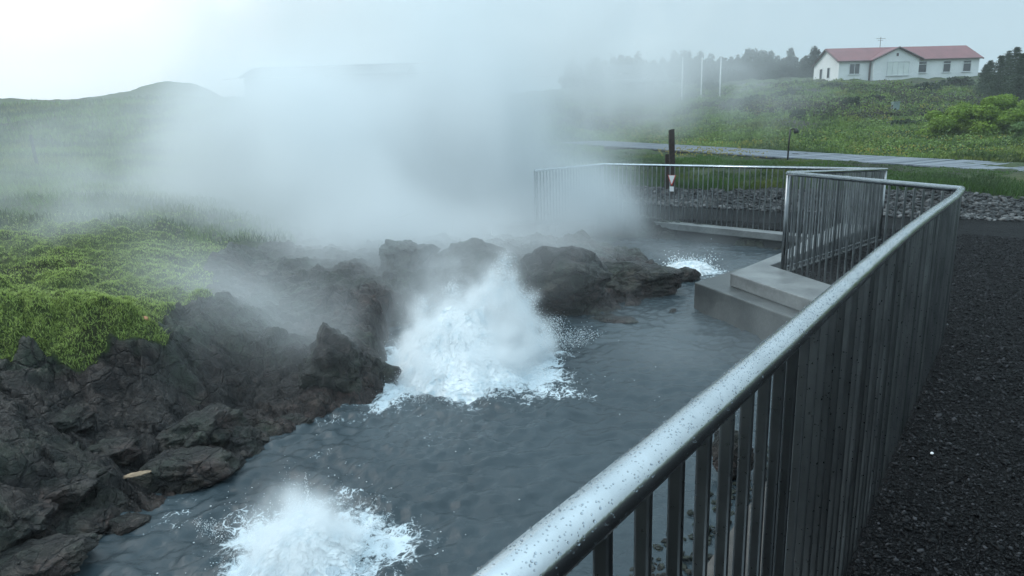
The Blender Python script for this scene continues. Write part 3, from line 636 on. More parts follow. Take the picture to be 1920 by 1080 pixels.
# bits on the bank
o = boulder("pale tan crust patch on the brown rock, left of the nearest splash", U(262, 886, 3.76) - A_([0, 0, .008]), (.075, .028, .012), 5.5, .5, 4, 'mineral', .7, "mineral_crust")
o = boulder("small white stone lying on the dark bank below the mossy cushion", U(108, 793, 4.1), (.02, .014, .012), 6.5, .2, 3, 'signwhite', .3, "pebble")
o = boulder("orange growth on the end of the mossy cushion", U(269, 600, 5.0), (.04, .03, .03), 8.5, .2, 3, 'orange', .4, "lichen")

# ------------------------------------------------------------------ concrete under the railing
def offset_path(P, d):
    P = [A_(p[:2], float) for p in P]; out = []
    for i, p in enumerate(P):
        a = (P[i] - P[i - 1]) if i else (P[1] - P[0]); b = (P[i + 1] - P[i]) if i < len(P) - 1 else a
        a = a / np.linalg.norm(a); b = b / np.linalg.norm(b); na_ = A_([-a[1], a[0]]); nb_ = A_([-b[1], b[0]]); m = na_ + nb_; m /= np.linalg.norm(m)
        out.append(p + m * d / max(.3, float(m @ na_)))
    return out
def strip(P, d0, d1, z0, z1, name, mat, bevel=.008):
    a = offset_path(P, d0); b = offset_path(P, d1); n = len(P); mb = MB(); v = []
    for i in range(n):
        zz0 = z0(P[i]); zz1 = z1(P[i])
        v += [(*a[i], zz0), (*b[i], zz0), (*b[i], zz1), (*a[i], zz1)]
    f = [(4 * i + k, 4 * i + 4 + k, 4 * i + 4 + (k + 1) % 4, 4 * i + (k + 1) % 4) for i in range(n - 1) for k in range(4)] + [(0, 1, 2, 3), tuple(4 * (n - 1) + k for k in (3, 2, 1, 0))]
    return mb.add(v, f).build(name, MAT[mat], None, False, bevel)
nearP = [p for p in RAILPTS[:len(rail_near)]]
o = strip(nearP[8:], .012, .16, lambda p: -1.2, lambda p: plane_z(*p[:2]) - .03, "concrete_kerb", 'block'); tag(o, "dark concrete kerb under the long near run of the railing", "kerb")
o = strip(nearP[6:-3], .165, .62, lambda p: -1.2, lambda p: -.43 - .02 * p[1], "concrete_footing", 'footing'); tag(o, "brown stained concrete footing at the pool edge, seen through the near bars", "footing")
P_BC = [tuple(rB[:2]), tuple(rC[:2]), tuple(rD[:2])]
z_bc = lambda p: plane_z(p[0], p[1]) - .004
o = strip([rB, rC, rD], -.04, .115, lambda p: -1.0, lambda p: plane_z(p[0], p[1]) + .01, "concrete_kerb", 'block'); tag(o, "concrete kerb under the middle railing corner behind the wide slab", "kerb")
sl = [Uz(1369, 512, -.12)[:2], Uz(1513, 560, -.12)[:2], A_([3.45, 5.75]), offset_path([rB, rC, rD], .12)[1] , offset_path([rB, rC, rD], .12)[2], offset_path([rB, rC, rD], .62)[2], Uz(1463, 474, -.12)[:2]]
sl[2] = offset_path([rB, rC, rD], .12)[0]
sl.insert(2, offset_path([rB, rC, rD], .70)[0])
o = MB().prism([tuple(q) for q in sl], -.27, -.12).build("concrete_slab", MAT['slab'], None, False, .012); tag(o, "pale wet concrete slab wrapping the foot of the middle railing corner", "slab")
bl = [Uz(1302, 529, -.275)[:2], Uz(1475, 592, -.275)[:2], A_([3.0, 5.0]), A_([3.3, 5.6]), A_([3.5, 8.6]), Uz(1385, 503, -.275)[:2]]
o = MB().prism([tuple(q) for q in bl], -1.2, -.275).build("concrete_block", MAT['block'], None, False, .015); tag(o, "dark concrete block standing in the water below the pale slab", "block")
o = strip([rD, rE, rF], -.05, .30, lambda p: plane_z(p[0], p[1]) - .14, lambda p: plane_z(p[0], p[1]) - .02, "concrete_ledge", 'slab'); tag(o, "pale concrete ledge along the foot of the far railing", "ledge")
o = strip([rD, rE, rF], -.05, .22, lambda p: -1.2, lambda p: plane_z(p[0], p[1]) - .143, "retaining_wall", 'darkwall'); tag(o, "dark retaining wall between the far ledge and the upper pool", "wall")

# ------------------------------------------------------------------ railing
rail = empty("railing", (rB[0], rB[1], plane_z(rB[0], rB[1]))); tag(rail, "zigzag stainless steel railing with flat upright bars around the hot pool", "railing")
RL = A_(rail.location)
L_ = lambda p: A_(p) - RL
hr = MB().tube([L_(p) for p in RAILPTS], .0265, 20)
hand = hr.build("handrail", MAT['rail'], rail, True)
# rain drops on the rail
segs = A_(rail_near); seglen = np.linalg.norm(np.diff(segs, axis=0), axis=1); cum = np.r_[0, np.cumsum(seglen)]
nd = 9000; u = rng.random(nd) ** 1.25 * (cum[-1] - .35) + .35; k = np.clip(np.searchsorted(cum, u) - 1, 0, len(seglen) - 1); fr = (u - cum[k]) / seglen[k]
pt = segs[k] + (segs[k + 1] - segs[k]) * fr[:, None]; tg = (segs[k + 1] - segs[k]) / seglen[k][:, None]; sd = np.cross(tg, [0, 0, 1.]); sd /= np.linalg.norm(sd, axis=1)[:, None]; up = np.cross(sd, tg)
an = np.radians(np.where(rng.random(nd) < .7, rng.uniform(20, 160, nd), rng.uniform(-60, 240, nd))); nrm = sd * np.cos(an)[:, None] + up * np.sin(an)[:, None]
t2 = np.cross(nrm, tg); rd_ = np.clip(rng.lognormal(math.log(.0009), .32, nd), .0005, .0019)
dv = []; df = []; nseg = 8
rings = [(1., 0.), (.86, .42), (.5, .72)]
tmpl = [(c * math.cos(2 * math.pi * j / nseg), c * math.sin(2 * math.pi * j / nseg), h) for c, h in rings for j in range(nseg)] + [(0, 0, .8)]
tmpl = A_(tmpl); tf = [(r * nseg + j, r * nseg + (j + 1) % nseg, (r + 1) * nseg + (j + 1) % nseg) for r in range(2) for j in range(nseg)] + [(r * nseg + j, (r + 1) * nseg + (j + 1) % nseg, (r + 1) * nseg + j) for r in range(2) for j in range(nseg)] + [(2 * nseg + j, 2 * nseg + (j + 1) % nseg, 3 * nseg) for j in range(nseg)]
cen_ = pt + nrm * .0263
DV = cen_[:, None] + (tg[:, None] * tmpl[None, :, :1] * rng.uniform(.85, 1.3, nd)[:, None, None] + t2[:, None] * tmpl[None, :, 1:2] + nrm[:, None] * tmpl[None, :, 2:3]) * rd_[:, None, None]
DF = (A_(tf)[None] + (len(tmpl) * np.arange(nd))[:, None, None]).reshape(-1, 3)
drops = mesh_np("rain_drops", DV.reshape(-1, 3) - RL, DF, MAT['drop'], hand, True); drops['kind'] = 'stuff'
# bars
def along(P, spacing, start=0.0):
    P = A_(P, float); ln = np.linalg.norm(np.diff(P, axis=0), axis=1); c = np.r_[0, np.cumsum(ln)]; out = []
    s = start
    while s < c[-1] - .02:
        k = min(np.searchsorted(c, s, side='right') - 1, len(ln) - 1); t = (s - c[k]) / ln[k]; d = (P[k + 1] - P[k]) / ln[k]; out.append((P[k] + (P[k + 1] - P[k]) * t, d)); s += spacing
    return out
bars = [b for b in along(rail_near, .10, .85)] + along([rB, rC], .10, .08) + along([rC, rD], .10, .09)
rest = along([rD, rE], .10, .08) + along([rE, rF], .10, .08)
def bar_mb(mb, p, d, base=None):
    dh = A_([d[0], d[1], 0]); dh /= np.linalg.norm(dh); sd = A_([-dh[1], dh[0], 0]); zb = plane_z(p[0], p[1]) - .03 if base is None else base
    zt = p[2] - .024; return mb.box(L_((p[0], p[1], (zt + zb) / 2)), (.012, .022, zt - zb), axes=(dh, sd, A_([0, 0, 1.])))
n_ind = 0; rmb = MB()
bars.sort(key=lambda b: np.linalg.norm(b[0][:2]))
for p, d in bars:
    if n_ind < 100:
        bar_mb(MB(), p, d).build("bar", MAT['bar'], rail, False, .0042); n_ind += 1
    else: bar_mb(rmb, p, d)
for p, d in rest: bar_mb(rmb, p, d)
o = rmb.build("bar", MAT['bar'], rail); o['kind'] = 'stuff'
for p, r_ in ((rC, .021), (rD, .021), (rE, .021), (rF, .021)):
    MB().tube([L_((p[0], p[1], base_z(p) - .04)), L_((p[0], p[1], p[2] - .02))], r_, 12).build("corner_post", MAT['bar'], rail, True)
b0 = [L_((p[0], p[1], base_z(p) + .06)) for p in (rC, rD)]
MB().tube(b0, .009, 6).build("bottom_rail", MAT['bar'], rail)
print("railing", len(bars), len(rest), round(time.time() - T0, 1))

# ------------------------------------------------------------------ loose stones
def stones(P, s, flat=.6):
    """irregular low stones: one jittered icosahedron each"""
    n = len(P); ph = (1 + 5 ** .5) / 2
    I = A_([(-1,ph,0),(1,ph,0),(-1,-ph,0),(1,-ph,0),(0,-1,ph),(0,1,ph),(0,-1,-ph),(0,1,-ph),(ph,0,-1),(ph,0,1),(-ph,0,-1),(-ph,0,1)]) / 1.9
    Fc = A_([(0,11,5),(0,5,1),(0,1,7),(0,7,10),(0,10,11),(1,5,9),(5,11,4),(11,10,2),(10,7,6),(7,1,8),(3,9,4),(3,4,2),(3,2,6),(3,6,8),(3,8,9),(4,9,5),(2,4,11),(6,2,10),(8,6,7),(9,8,1)])
    a = rng.uniform(0, 2 * math.pi, n); V = I[None] * rng.uniform(.65, 1.25, (n, 12, 1)) * A_([1, 1, flat]) * np.stack([rng.uniform(.8, 1.35, n), rng.uniform(.7, 1.1, n), rng.uniform(.7, 1.1, n)], 1)[:, None]
    c, sn = np.cos(a)[:, None], np.sin(a)[:, None]; tl = rng.normal(0, .35, (n, 1))
    X = V[..., 0] * c - V[..., 1] * sn; Y = V[..., 0] * sn + V[..., 1] * c; Z = V[..., 2] + tl * V[..., 0]
    V = np.stack([X, Y, Z], 2) * np.asarray(s)[:, None, None] + P[:, None]
    return V.reshape(-1, 3), (Fc[None] + 12 * np.arange(n)[:, None, None]).reshape(-1, 3)
# gravel on the path near the camera
n = 190000; rr = rng.uniform(1.3, 13.6, n) ** 1.0; aa = np.radians(rng.uniform(14, 52, n)); sx_, sy_ = rr * np.sin(aa), rr * np.cos(aa)
ok = poly_sd(PATHP, sx_, sy_) < -.02; sx_, sy_ = sx_[ok], sy_[ok]
sh_, *_ = ground_h(sx_, sy_); ss = np.clip(rng.lognormal(math.log(.0040), .40, len(sx_)) * (1 + np.hypot(sx_, sy_) / 14), .0025, .022)
V, Fc = stones(np.stack([sx_, sy_, sh_ + ss * .25], 1), ss, .7)
g = mesh_np("gravel", V, Fc, MAT['gravelstone'], None, False, {"tone": np.repeat(rng.random(len(ss)), 12)}); tag(g, "loose black lava gravel covering the footpath beside the railing", "gravel", None, 'stuff')
o = boulder("small pale stone lying on the black gravel path", Upl(1747, 852) + A_([0, 0, .006]), (.012, .009, .007), 3.5, .2, 2, 'signwhite', .3, "pebble")
# stone border between path and grass
edgeP = [(-.5, 16.6)] + [tuple(U(a, b, c)[:2]) for a, b, c in ((1150,352,17.0),(1300,358,16.0),(1480,362,15.0),(1660,363,14.2),(1800,368,13.8),(1920,376,13.4))] + [(15, 12.6)]
ep = along([(*q, 0) for q in edgeP], .02); n = 26000; idx = rng.integers(0, len(ep), n); off = rng.uniform(-.38, .78, n)
P = A_([ep[k][0] for k in idx]); D = A_([ep[k][1] for k in idx]); N_ = np.stack([-D[:, 1], D[:, 0]], 1); P[:, :2] += N_ * off[:, None] + rng.normal(0, .06, (n, 2))
hz, *_ = ground_h(P[:, 0], P[:, 1]); ss = np.clip(rng.lognormal(math.log(.036), .36, n), .018, .085)
V, Fc = stones(np.stack([P[:, 0], P[:, 1], hz + ss * .3], 1), ss)
g = mesh_np("stone_border", V, Fc, MAT['stone'], None, False, {"tone": np.repeat(np.clip(rng.random(n) ** 2.6 * np.where(off < -.1, 1.5, .8), 0, 1), 12)}); tag(g, "strip of loose grey stones between the black path and the grass bank", "stones", None, 'stuff')
# algae-dark pebbles on the right shore
n = 2600; sx_ = rng.uniform(.1, 2.2, n); sy_ = rng.uniform(2.2, 4.8, n); d = poly_sd(POOL1, sx_, sy_); ok = (d > -.12) & (d < .22) & (poly_sd(PATHP, sx_, sy_) > .3); sx_, sy_ = sx_[ok], sy_[ok]
sh_, *_ = ground_h(sx_, sy_); ss = rng.uniform(.008, .03, len(sx_)); V, Fc = stones(np.stack([sx_, sy_, np.maximum(sh_, ZW) + ss * .2], 1), ss)
g = mesh_np("shore_pebbles", V, Fc, MAT['rock'], None, False); tag(g, "dark wet pebbles along the pool edge below the near railing", "pebbles", None, 'stuff')

def leaf_cloud(n, cen, rad, size, seed, squash=1.0, flatn=.0):
    """small leaf quads on and in lumpy clumps"""
    r = np.random.default_rng(seed); d = r.normal(size=(n, 3)); d /= np.linalg.norm(d, axis=1)[:, None]
    k = r.integers(0, len(cen), n); rr = (r.random(n) ** .35); P = A_(cen)[k] + d * rr[:, None] * A_(rad)[k]
    a = r.normal(size=(n, 3)); a /= np.linalg.norm(a, axis=1)[:, None]; b = np.cross(a, d + .01); b /= np.linalg.norm(b, axis=1)[:, None]
    s = size * r.uniform(.6, 1.4, n)[:, None]; V = np.stack([P - a * s, P + b * s * .5, P + a * s, P - b * s * .5], 1).reshape(-1, 3)
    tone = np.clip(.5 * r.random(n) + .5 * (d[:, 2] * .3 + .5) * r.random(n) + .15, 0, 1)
    return V, np.arange(4 * n).reshape(-1, 4), np.repeat(tone, 4)
# ------------------------------------------------------------------ blades of grass and moss
def blades(name, label, cat, x, y, h, w, mat, lean=.5, nb=1, droop=None, zoff=-.01):
    n = len(x); z, *_ = ground_h(x, y); a = rng.uniform(0, 2 * math.pi, n); la = rng.uniform(0, 2 * math.pi, n); ln = np.abs(rng.normal(0, lean, n)) * h
    dx, dy = np.cos(la) * ln, np.sin(la) * ln
    if droop is not None: dx = dx + droop[0] * h; dy = dy + droop[1] * h
    sx, sy = np.cos(a) * w / 2, np.sin(a) * w / 2; z = z + zoff
    b0 = np.stack([x - sx, y - sy, z], 1); b1 = np.stack([x + sx, y + sy, z], 1)
    m0 = np.stack([x - sx * .7 + dx * .4, y - sy * .7 + dy * .4, z + h * .62], 1); m1 = np.stack([x + sx * .7 + dx * .4, y + sy * .7 + dy * .4, z + h * .62], 1)
    tp = np.stack([x + dx, y + dy, z + h], 1)
    V = np.stack([b0, b1, m0, m1, tp], 1).reshape(-1, 3); k = 5 * np.arange(n)[:, None]
    Fc = np.concatenate([k + A_([[0, 1, 3]]), k + A_([[0, 3, 2]]), k + A_([[2, 3, 4]])])
    tone = np.clip(rng.random(n) * .7 + .3 * (pn(p3(x * .9, y * .9, 2.)) * .5 + .5), 0, 1)
    o = mesh_np(name, V, Fc, MAT[mat], None, False, {"tone": np.repeat(tone, 5)}); return tag(o, label, cat, None, 'stuff')
def sample_polar(n, a0, a1, r0, r1, power=1.0):
    r = r0 * (r1 / r0) ** (rng.random(n) ** power); a = np.radians(rng.uniform(a0, a1, n)); return r * np.sin(a), r * np.cos(a)
x, y = sample_polar(420000, -52, -12, 4.1, 12); L = label_w(x, y); z, pth, rk, ms = ground_h(x, y)
nz = fbm(p3(x * 1.7, y * 2.2, 2.), 4); crest = z - smooth_h(x, y) + .12; ok = (ms + .22 * nz > .5) & (z > -.35) & (rng.random(len(x)) < .25 + crest * 6); x, y, crest = x[ok], y[ok], crest[ok]
blades("moss", "bright green moss cushion and hummocks along the top of the left bank", "moss", x, y, rng.uniform(.012, .04, len(x)), rng.uniform(.005, .011, len(x)), 'moss', .9, droop=(.35, -.45))
x, y = sample_polar(150000, -54, 8, 8.5, 46, .8); L = label_w(x, y); ok = (L['g'] + .3 * fbm(p3(x * .8, y * .8, 4.), 3) > .5) & (poly_sd(PATHP, x, y) > .1) & (np.minimum(poly_sd(POOL1, x, y), poly_sd(POOL2, x, y)) > .3); x, y = x[ok], y[ok]; r = np.hypot(x, y)
blades("meadow_grass", "hazy green meadow grass on the slope above the left bank", "grass", x, y, rng.uniform(.03, .09, len(x)) * (1 + r / 18), (.007 + r * .0011) * rng.uniform(.7, 1.3, len(x)), 'meadow', .5)
BW_near = [U(2100, 333, 15.2), U(1920, 323, 17.0), U(1700, 308, 19.6), U(1480, 295.5, 22.8), U(1300, 283.5, 26.6), U(1160, 274.5, 30.4), U(1040, 267, 35)]
dkL = offset_path([q[:2] for q in BW_near], -2.9)
BWP = [tuple(q[:2]) for q in BW_near] + [tuple(q) for q in dkL[::-1]]
x, y = sample_polar(300000, 2, 50, 16, 104, .8); pd_ = poly_sd(PATHP, x, y); bd = poly_sd(BWP, x, y); NEARP = [(-2, 12), *[tuple(q[:2]) for q in BW_near[::-1]], (16, 12), (10, 10)]; ok = (pd_ > .55) & (bd > .05) & (poly_sd(NEARP, x, y) > 0); x, y, bd = x[ok], y[ok], bd[ok]; r = np.hypot(x, y)
cl = fbm(p3(x * .22, y * .22, 3.), 4); ok = (cl + .35 > rng.random(len(x)) * .9 - .2); x, y, r, cl, bd = x[ok], y[ok], r[ok], cl[ok], bd[ok]
hh = rng.uniform(.10, .34, len(x)) * np.where(bd < 2.0, .6, 1) * (1 + .4 * cl)
bank = (r < 21) & (hh > 0) & (poly_sd([(-2, 12), *[tuple(q[:2]) for q in BW_near[::-1]], (16, 12), (10, 10)], x, y) < 0)
bx, by = sample_polar(240000, 2, 52, 13.2, 36); bp = poly_sd(PATHP, bx, by); bd2 = poly_sd(BWP, bx, by)
okb = (bp > .62) & (bd2 > .03) & (poly_sd([(-2, 12), *[tuple(q[:2]) for q in BW_near[::-1]], (16, 12), (10, 10)], bx, by) < 0); bx, by, bp, bd2 = bx[okb], by[okb], bp[okb], bd2[okb]
keepb = (fbm(p3(bx * .7, by * .7, 6.), 3) > -.28) | (bp < 1.4); bx, by, bp, bd2 = bx[keepb], by[keepb], bp[keepb], bd2[keepb]
blades("bank_grass", "short deep green grass on the bank between the stones and the boardwalk", "grass", bx, by, rng.uniform(.06, .19, len(bx)) * np.where(bp < 1.5, 1.3, np.where(bd2 < 1.5, .3, .6)), .016 * rng.uniform(.7, 1.4, len(bx)), 'bankgrass', .7)
q = hh > 0; blades("meadow_grass", "tall green meadow grass on the hillside beyond the boardwalk", "grass", x[q], y[q], hh[q], (.008 + r[q] * .0011) * rng.uniform(.7, 1.4, q.sum()), 'meadow', .45)
x, y = sample_polar(5200, 2, 50, 18, 100, .7); bd = poly_sd(BWP, x, y); ok = (bd > .7) & (poly_sd(NEARP, x, y) > 0); x, y = x[ok], y[ok]; z, *_ = ground_h(x, y)
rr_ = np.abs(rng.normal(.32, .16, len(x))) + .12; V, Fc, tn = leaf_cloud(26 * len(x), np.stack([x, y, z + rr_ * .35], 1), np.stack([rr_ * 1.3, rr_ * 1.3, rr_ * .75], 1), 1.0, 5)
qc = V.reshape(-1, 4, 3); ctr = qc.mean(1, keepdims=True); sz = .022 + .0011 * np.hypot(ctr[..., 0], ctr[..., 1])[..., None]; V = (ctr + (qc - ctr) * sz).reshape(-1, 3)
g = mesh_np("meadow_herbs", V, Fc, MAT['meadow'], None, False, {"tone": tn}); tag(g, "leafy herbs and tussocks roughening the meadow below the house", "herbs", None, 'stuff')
x, y = sample_polar(5000, 2, 46, 56, 102); bq = fbm(p3(x * .10, y * .10, 14.), 4); ok = bq > .02; x, y = x[ok], y[ok]; z, *_ = ground_h(x, y)
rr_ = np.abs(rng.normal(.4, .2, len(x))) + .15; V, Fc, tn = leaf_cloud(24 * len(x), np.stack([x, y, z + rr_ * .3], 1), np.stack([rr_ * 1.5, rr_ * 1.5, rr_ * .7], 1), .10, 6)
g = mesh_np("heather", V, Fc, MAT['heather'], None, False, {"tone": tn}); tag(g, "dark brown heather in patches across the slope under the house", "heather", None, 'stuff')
x, y = sample_polar(15000, 6, 46, 24, 75); bd = poly_sd(BWP, x, y); ok = (bd > .3) & (fbm(p3(x * .16 + 4, y * .16, 9.), 3) > .22) ; x, y = x[ok], y[ok]; z, *_ = ground_h(x, y); r = np.hypot(x, y)
V, Fc = octas(np.stack([x, y, z + rng.uniform(.1, .35, len(x))], 1), .012 + r * .0006 * rng.uniform(.5, 1.2, len(x)))
g = mesh_np("wild_flowers", V, Fc, MAT['flower'], None, False); tag(g, "yellow wild flowers in drifts across the meadow beyond the boardwalk", "flowers", None, 'stuff')
print("blades", round(time.time() - T0, 1))

# ------------------------------------------------------------------ boardwalk
bw = empty("boardwalk", tuple(BW_near[1])); tag(bw, "long grey wooden boardwalk crossing the grass behind the railing", "boardwalk"); BL = A_(bw.location)
mb = MB(); js = MB(); cl_ = along([(*q[:2], q[2]) for q in BW_near], .152)
for k, (p, d) in enumerate(cl_):
    dh = A_([d[0], d[1], 0]); dh /= np.linalg.norm(dh); sd = A_([dh[1], -dh[0], 0]); jz = random.uniform(-.004, .004)
    c = p + sd * 1.45; mb.box((c[0] - BL[0], c[1] - BL[1], p[2] - BL[2] - .02 + jz), (.128, 2.9 + random.uniform(-.02, .02), .04), axes=(dh, sd, A_([0, 0, 1.])))
mb.build("deck", MAT['deck'], bw)
for off in (.06, 1.45, 2.84):
    for k in range(len(BW_near) - 1):
        a = A_([*offset_path([q[:2] for q in BW_near], -off)[k], BW_near[k][2] - .13]) - BL; b = A_([*offset_path([q[:2] for q in BW_near], -off)[k + 1], BW_near[k + 1][2] - .13]) - BL
        d = b - a; ln = np.linalg.norm(d); dh = d / ln; sd = np.cross(dh, [0, 0, 1.]); sd /= np.linalg.norm(sd)
        js.box((a + b) / 2, (ln, .06, .17), axes=(dh, sd, np.cross(sd, dh)))
js.build("joist", MAT['decksep'], bw)
# path light on the boardwalk edge
p0 = U(1477, 296, 22.4); lp = empty("path_light", tuple(p0)); tag(lp, "small dark hooked path light standing at the near edge of the boardwalk", "path light")
hL = .92; MB().tube([(0, 0, -.1), (.01, 0, hL * .55), (.03, 0, hL)], .028, 8).build("pole", MAT['blackmetal'], lp, True)
MB().tube([(.03, 0, hL - .02), (.10, 0, hL + .02), (.2, 0, hL)], .026, 8).build("arm", MAT['blackmetal'], lp, True)
MB().tube([(.2, 0, hL + .02), (.22, 0, hL - .05), (.235, 0, hL - .13)], [.04, .085, .075], 10).build("lamp_head", MAT['blackmetal'], lp, True)
# posts
def post(label, p, h, w, lean, mat='wood', name="wooden_post", cat="post"):
    mb = MB(); n = 6
    vs = []; 
    for k in range(n + 1):
        tt = k / n; c = A_([lean[0] * tt * h, lean[1] * tt * h, tt * h - .15 * (k == 0)]); s = w / 2 * (1 - .12 * tt) * (1 + random.uniform(-.04, .04))
        vs += [c + A_([a * s, b * s, (random.uniform(-.02, .02) if k == n else 0)]) for a, b in ((-1, -1), (1, -1), (1, 1), (-1, 1))]
    fs = [(4 * k + j, 4 * k + (j + 1) % 4, 4 * k + 4 + (j + 1) % 4, 4 * k + 4 + j) for k in range(n) for j in range(4)] + [(0, 3, 2, 1), tuple(4 * n + j for j in range(4))]
    o = mb.add(vs, fs).build(name, MAT[mat], None, False, .006); o.location = p; return tag(o, label, cat)
pp = U(1262, 300, 16.6); g0 = gz(pp[0], pp[1]); top = U(1258, 243, 16.6)
post("tall dark wooden post leaning behind the far railing", (pp[0], pp[1], g0), top[2] - g0, .135, ((top[0] - pp[0]) / (top[2] - g0) * .8, 0))
p2 = U(1251, 300, 17.0); g2 = gz(p2[0], p2[1]); t2_ = U(1250, 289, 17.0)
post("short dark stump post just left of the tall wooden post", (p2[0], p2[1], g2), t2_[2] - g2, .11, (0, 0))
p3_ = U(70, 312, 17.5); g3 = gz(p3_[0], p3_[1]); t3 = U(67, 252, 17.5)
post("thin weathered fence post alone in the misty left meadow", (p3_[0], p3_[1], g3), max(.6, t3[2] - g3), .06, (-.03, 0), 'oldwood')
# warning sign on the far railing
sp = U(1262, 330, 13.0); 
fdir = (rE - rD) / np.linalg.norm(rE - rD); tt = 0
best = min(along([rD, rE], .01), key=lambda b: abs((b[0] - CAM) @ np.cross(ray(1262, 330), [0, 0, 1.]))); fp_ = best[0]; fd = A_([best[1][0], best[1][1], 0]); fd /= np.linalg.norm(fd); fn_ = A_([fd[1], -fd[0], 0]); 
if fn_ @ (CAM - fp_) < 0: fn_ = -fn_
dist = fp_[1]; ztop = U(1262, 328, dist)[2]; sc = dist / F
so = empty("warning_sign", (*(fp_ + fn_ * .035)[:2], ztop)); tag(so, "small white and red triangular warning sign hung on the far railing", "sign")
def flat(poly, th, y0): 
    n = len(poly); vs = [fd * a + fn_ * (y0 + e) + A_([0, 0, b]) for e in (0, th) for a, b in poly]; return vs, [tuple(range(n)), tuple(range(n, 2 * n))[::-1]] + [(i, n + i, n + (i + 1) % n, (i + 1) % n) for i in range(n)]
sgn = 1
w_ = 8.5 * sc; h_ = 19 * sc
MB().add(*flat([(-w_, 0), (w_, 0), (.12 * w_, -h_), (-.12 * w_, -h_)], .004, 0)).build("border", MAT['signred'], so)
MB().add(*flat([(-w_ * .78, -.006), (w_ * .78, -.006), (.06 * w_, -h_ * .84), (-.06 * w_, -h_ * .84)], .003, .005)).build("face", MAT['signwhite'], so)
MB().add(*flat([(-.5 * w_, -h_ - 2 * sc), (.5 * w_, -h_ - 2 * sc), (.45 * w_, -h_ - 11 * sc), (-.55 * w_, -h_ - 11 * sc)], .004, 0)).build("lower_plate", MAT['signwhite'], so)

# ------------------------------------------------------------------ house on the hill
hl = U(1571, 153, 96.0); hr_ = U(1833, 143, 97.6); d = hr_ - hl; LEN = float(np.hypot(d[0], d[1])); rz = math.atan2(d[1], d[0])
zb = float(min(hl[2], hr_[2])); house = empty("house", (hl[0], hl[1], hl[2]), rz); tag(house, "white single storey house with red roof on the grassy hill", "house")
zr = float(hr_[2] - hl[2])
HW, HE, HRG = 6.6, 2.75, 4.6                     # depth, eaves height, ridge height
wall = MB().prism([(0, 0), (LEN, 0), (LEN, HW), (0, HW)], -1.2, HE)
wall.add([(0, 0, HE), (0, HW, HE), (0, HW / 2, HRG - .1)], [(0, 2, 1)]); wall.add([(LEN, 0, HE), (LEN, HW, HE), (LEN, HW / 2, HRG - .1)], [(0, 1, 2)])
wo = wall.build("wall", MAT['white'], house)
ov = .28; th = .12
def roof_slab(mb, a, b, c, d, th=.12):
    P = [A_(q, float) for q in (a, b, c, d)]; n = np.cross(P[1] - P[0], P[3] - P[0]); n /= np.linalg.norm(n); 
    if n[2] < 0: n = -n
    vs = P + [q + n * th for q in P]; mb.add(vs, [(0,3,2,1),(4,5,6,7),(0,1,5,4),(1,2,6,5),(2,3,7,6),(3,0,4,7)])
rf = MB(); sl_ = (HRG - HE) / (HW / 2)
roof_slab(rf, (-ov, -ov, HE - ov * sl_), (LEN + ov, -ov, HE - ov * sl_), (LEN + ov, HW / 2, HRG), (-ov, HW / 2, HRG))
roof_slab(rf, (LEN + ov, HW + ov, HE - ov * sl_), (-ov, HW + ov, HE - ov * sl_), (-ov, HW / 2, HRG), (LEN + ov, HW / 2, HRG))
roof = rf.build("roof", MAT['redroof'], house)
tr_ = MB()
for xx in (-ov - .06, LEN + ov + .06):
    for s in (-1, 1):
        a = A_([xx, HW / 2 + s * (HW / 2 + ov), HE - ov * sl_ - .02]); b = A_([xx, HW / 2, HRG - .02]); tr_.tube([a, b], .11, 4)
tr_.tube([(-ov, -ov - .06, HE - ov * sl_ + .02), (LEN + ov, -ov - .06, HE - ov * sl_ + .02)], .09, 6)
tr_.build("roof_trim", MAT['darktrim'], house)
fx = lambda px: (px - 1570) / (1834 - 1570) * LEN * .995
# central gable
g0_, g1_ = fx(1629), fx(1713); gm = (g0_ + g1_) / 2; PJ = .8; GH = 4.12
gb = MB().prism([(g0_, -PJ), (g1_, -PJ), (g1_, .0), (g0_, .0)], -1.2, HE - .05)
gb.add([(g0_, -PJ, HE - .05), (g1_, -PJ, HE - .05), (gm, -PJ, GH)], [(0, 1, 2)])
gb.build("gable_wall", MAT['white'], house)
gr = MB(); go = .4; gs_ = (GH - HE + .05) / (gm - g0_)
roof_slab(gr, (g0_ - go, -PJ - .3, HE - go * gs_), (gm, -PJ - .3, GH + .05), (gm, HW / 2, GH + .05), (g0_ - go, HW * .15, HE - go * gs_))
roof_slab(gr, (g1_ + go, -PJ - .3, HE - go * gs_), (gm, -PJ - .3, GH + .05), (gm, HW / 2, GH + .05), (g1_ + go, HW * .15, HE - go * gs_))
gr.build("gable_roof", MAT['redroof'], house)
gt = MB(); gt.tube([(g0_ - go, -PJ - .34, HE - go * gs_ + .05), (gm, -PJ - .34, GH + .1), (g1_ + go, -PJ - .34, HE - go * gs_ + .05)], .12, 4)
gt.build("gable_trim", MAT['darktrim'], house)
MB().tube([(g0_ - .15, -.12, -1), (g0_ - .15, -.12, HE - .2)], .10, 6).build("downpipe", MAT['darktrim'], house)
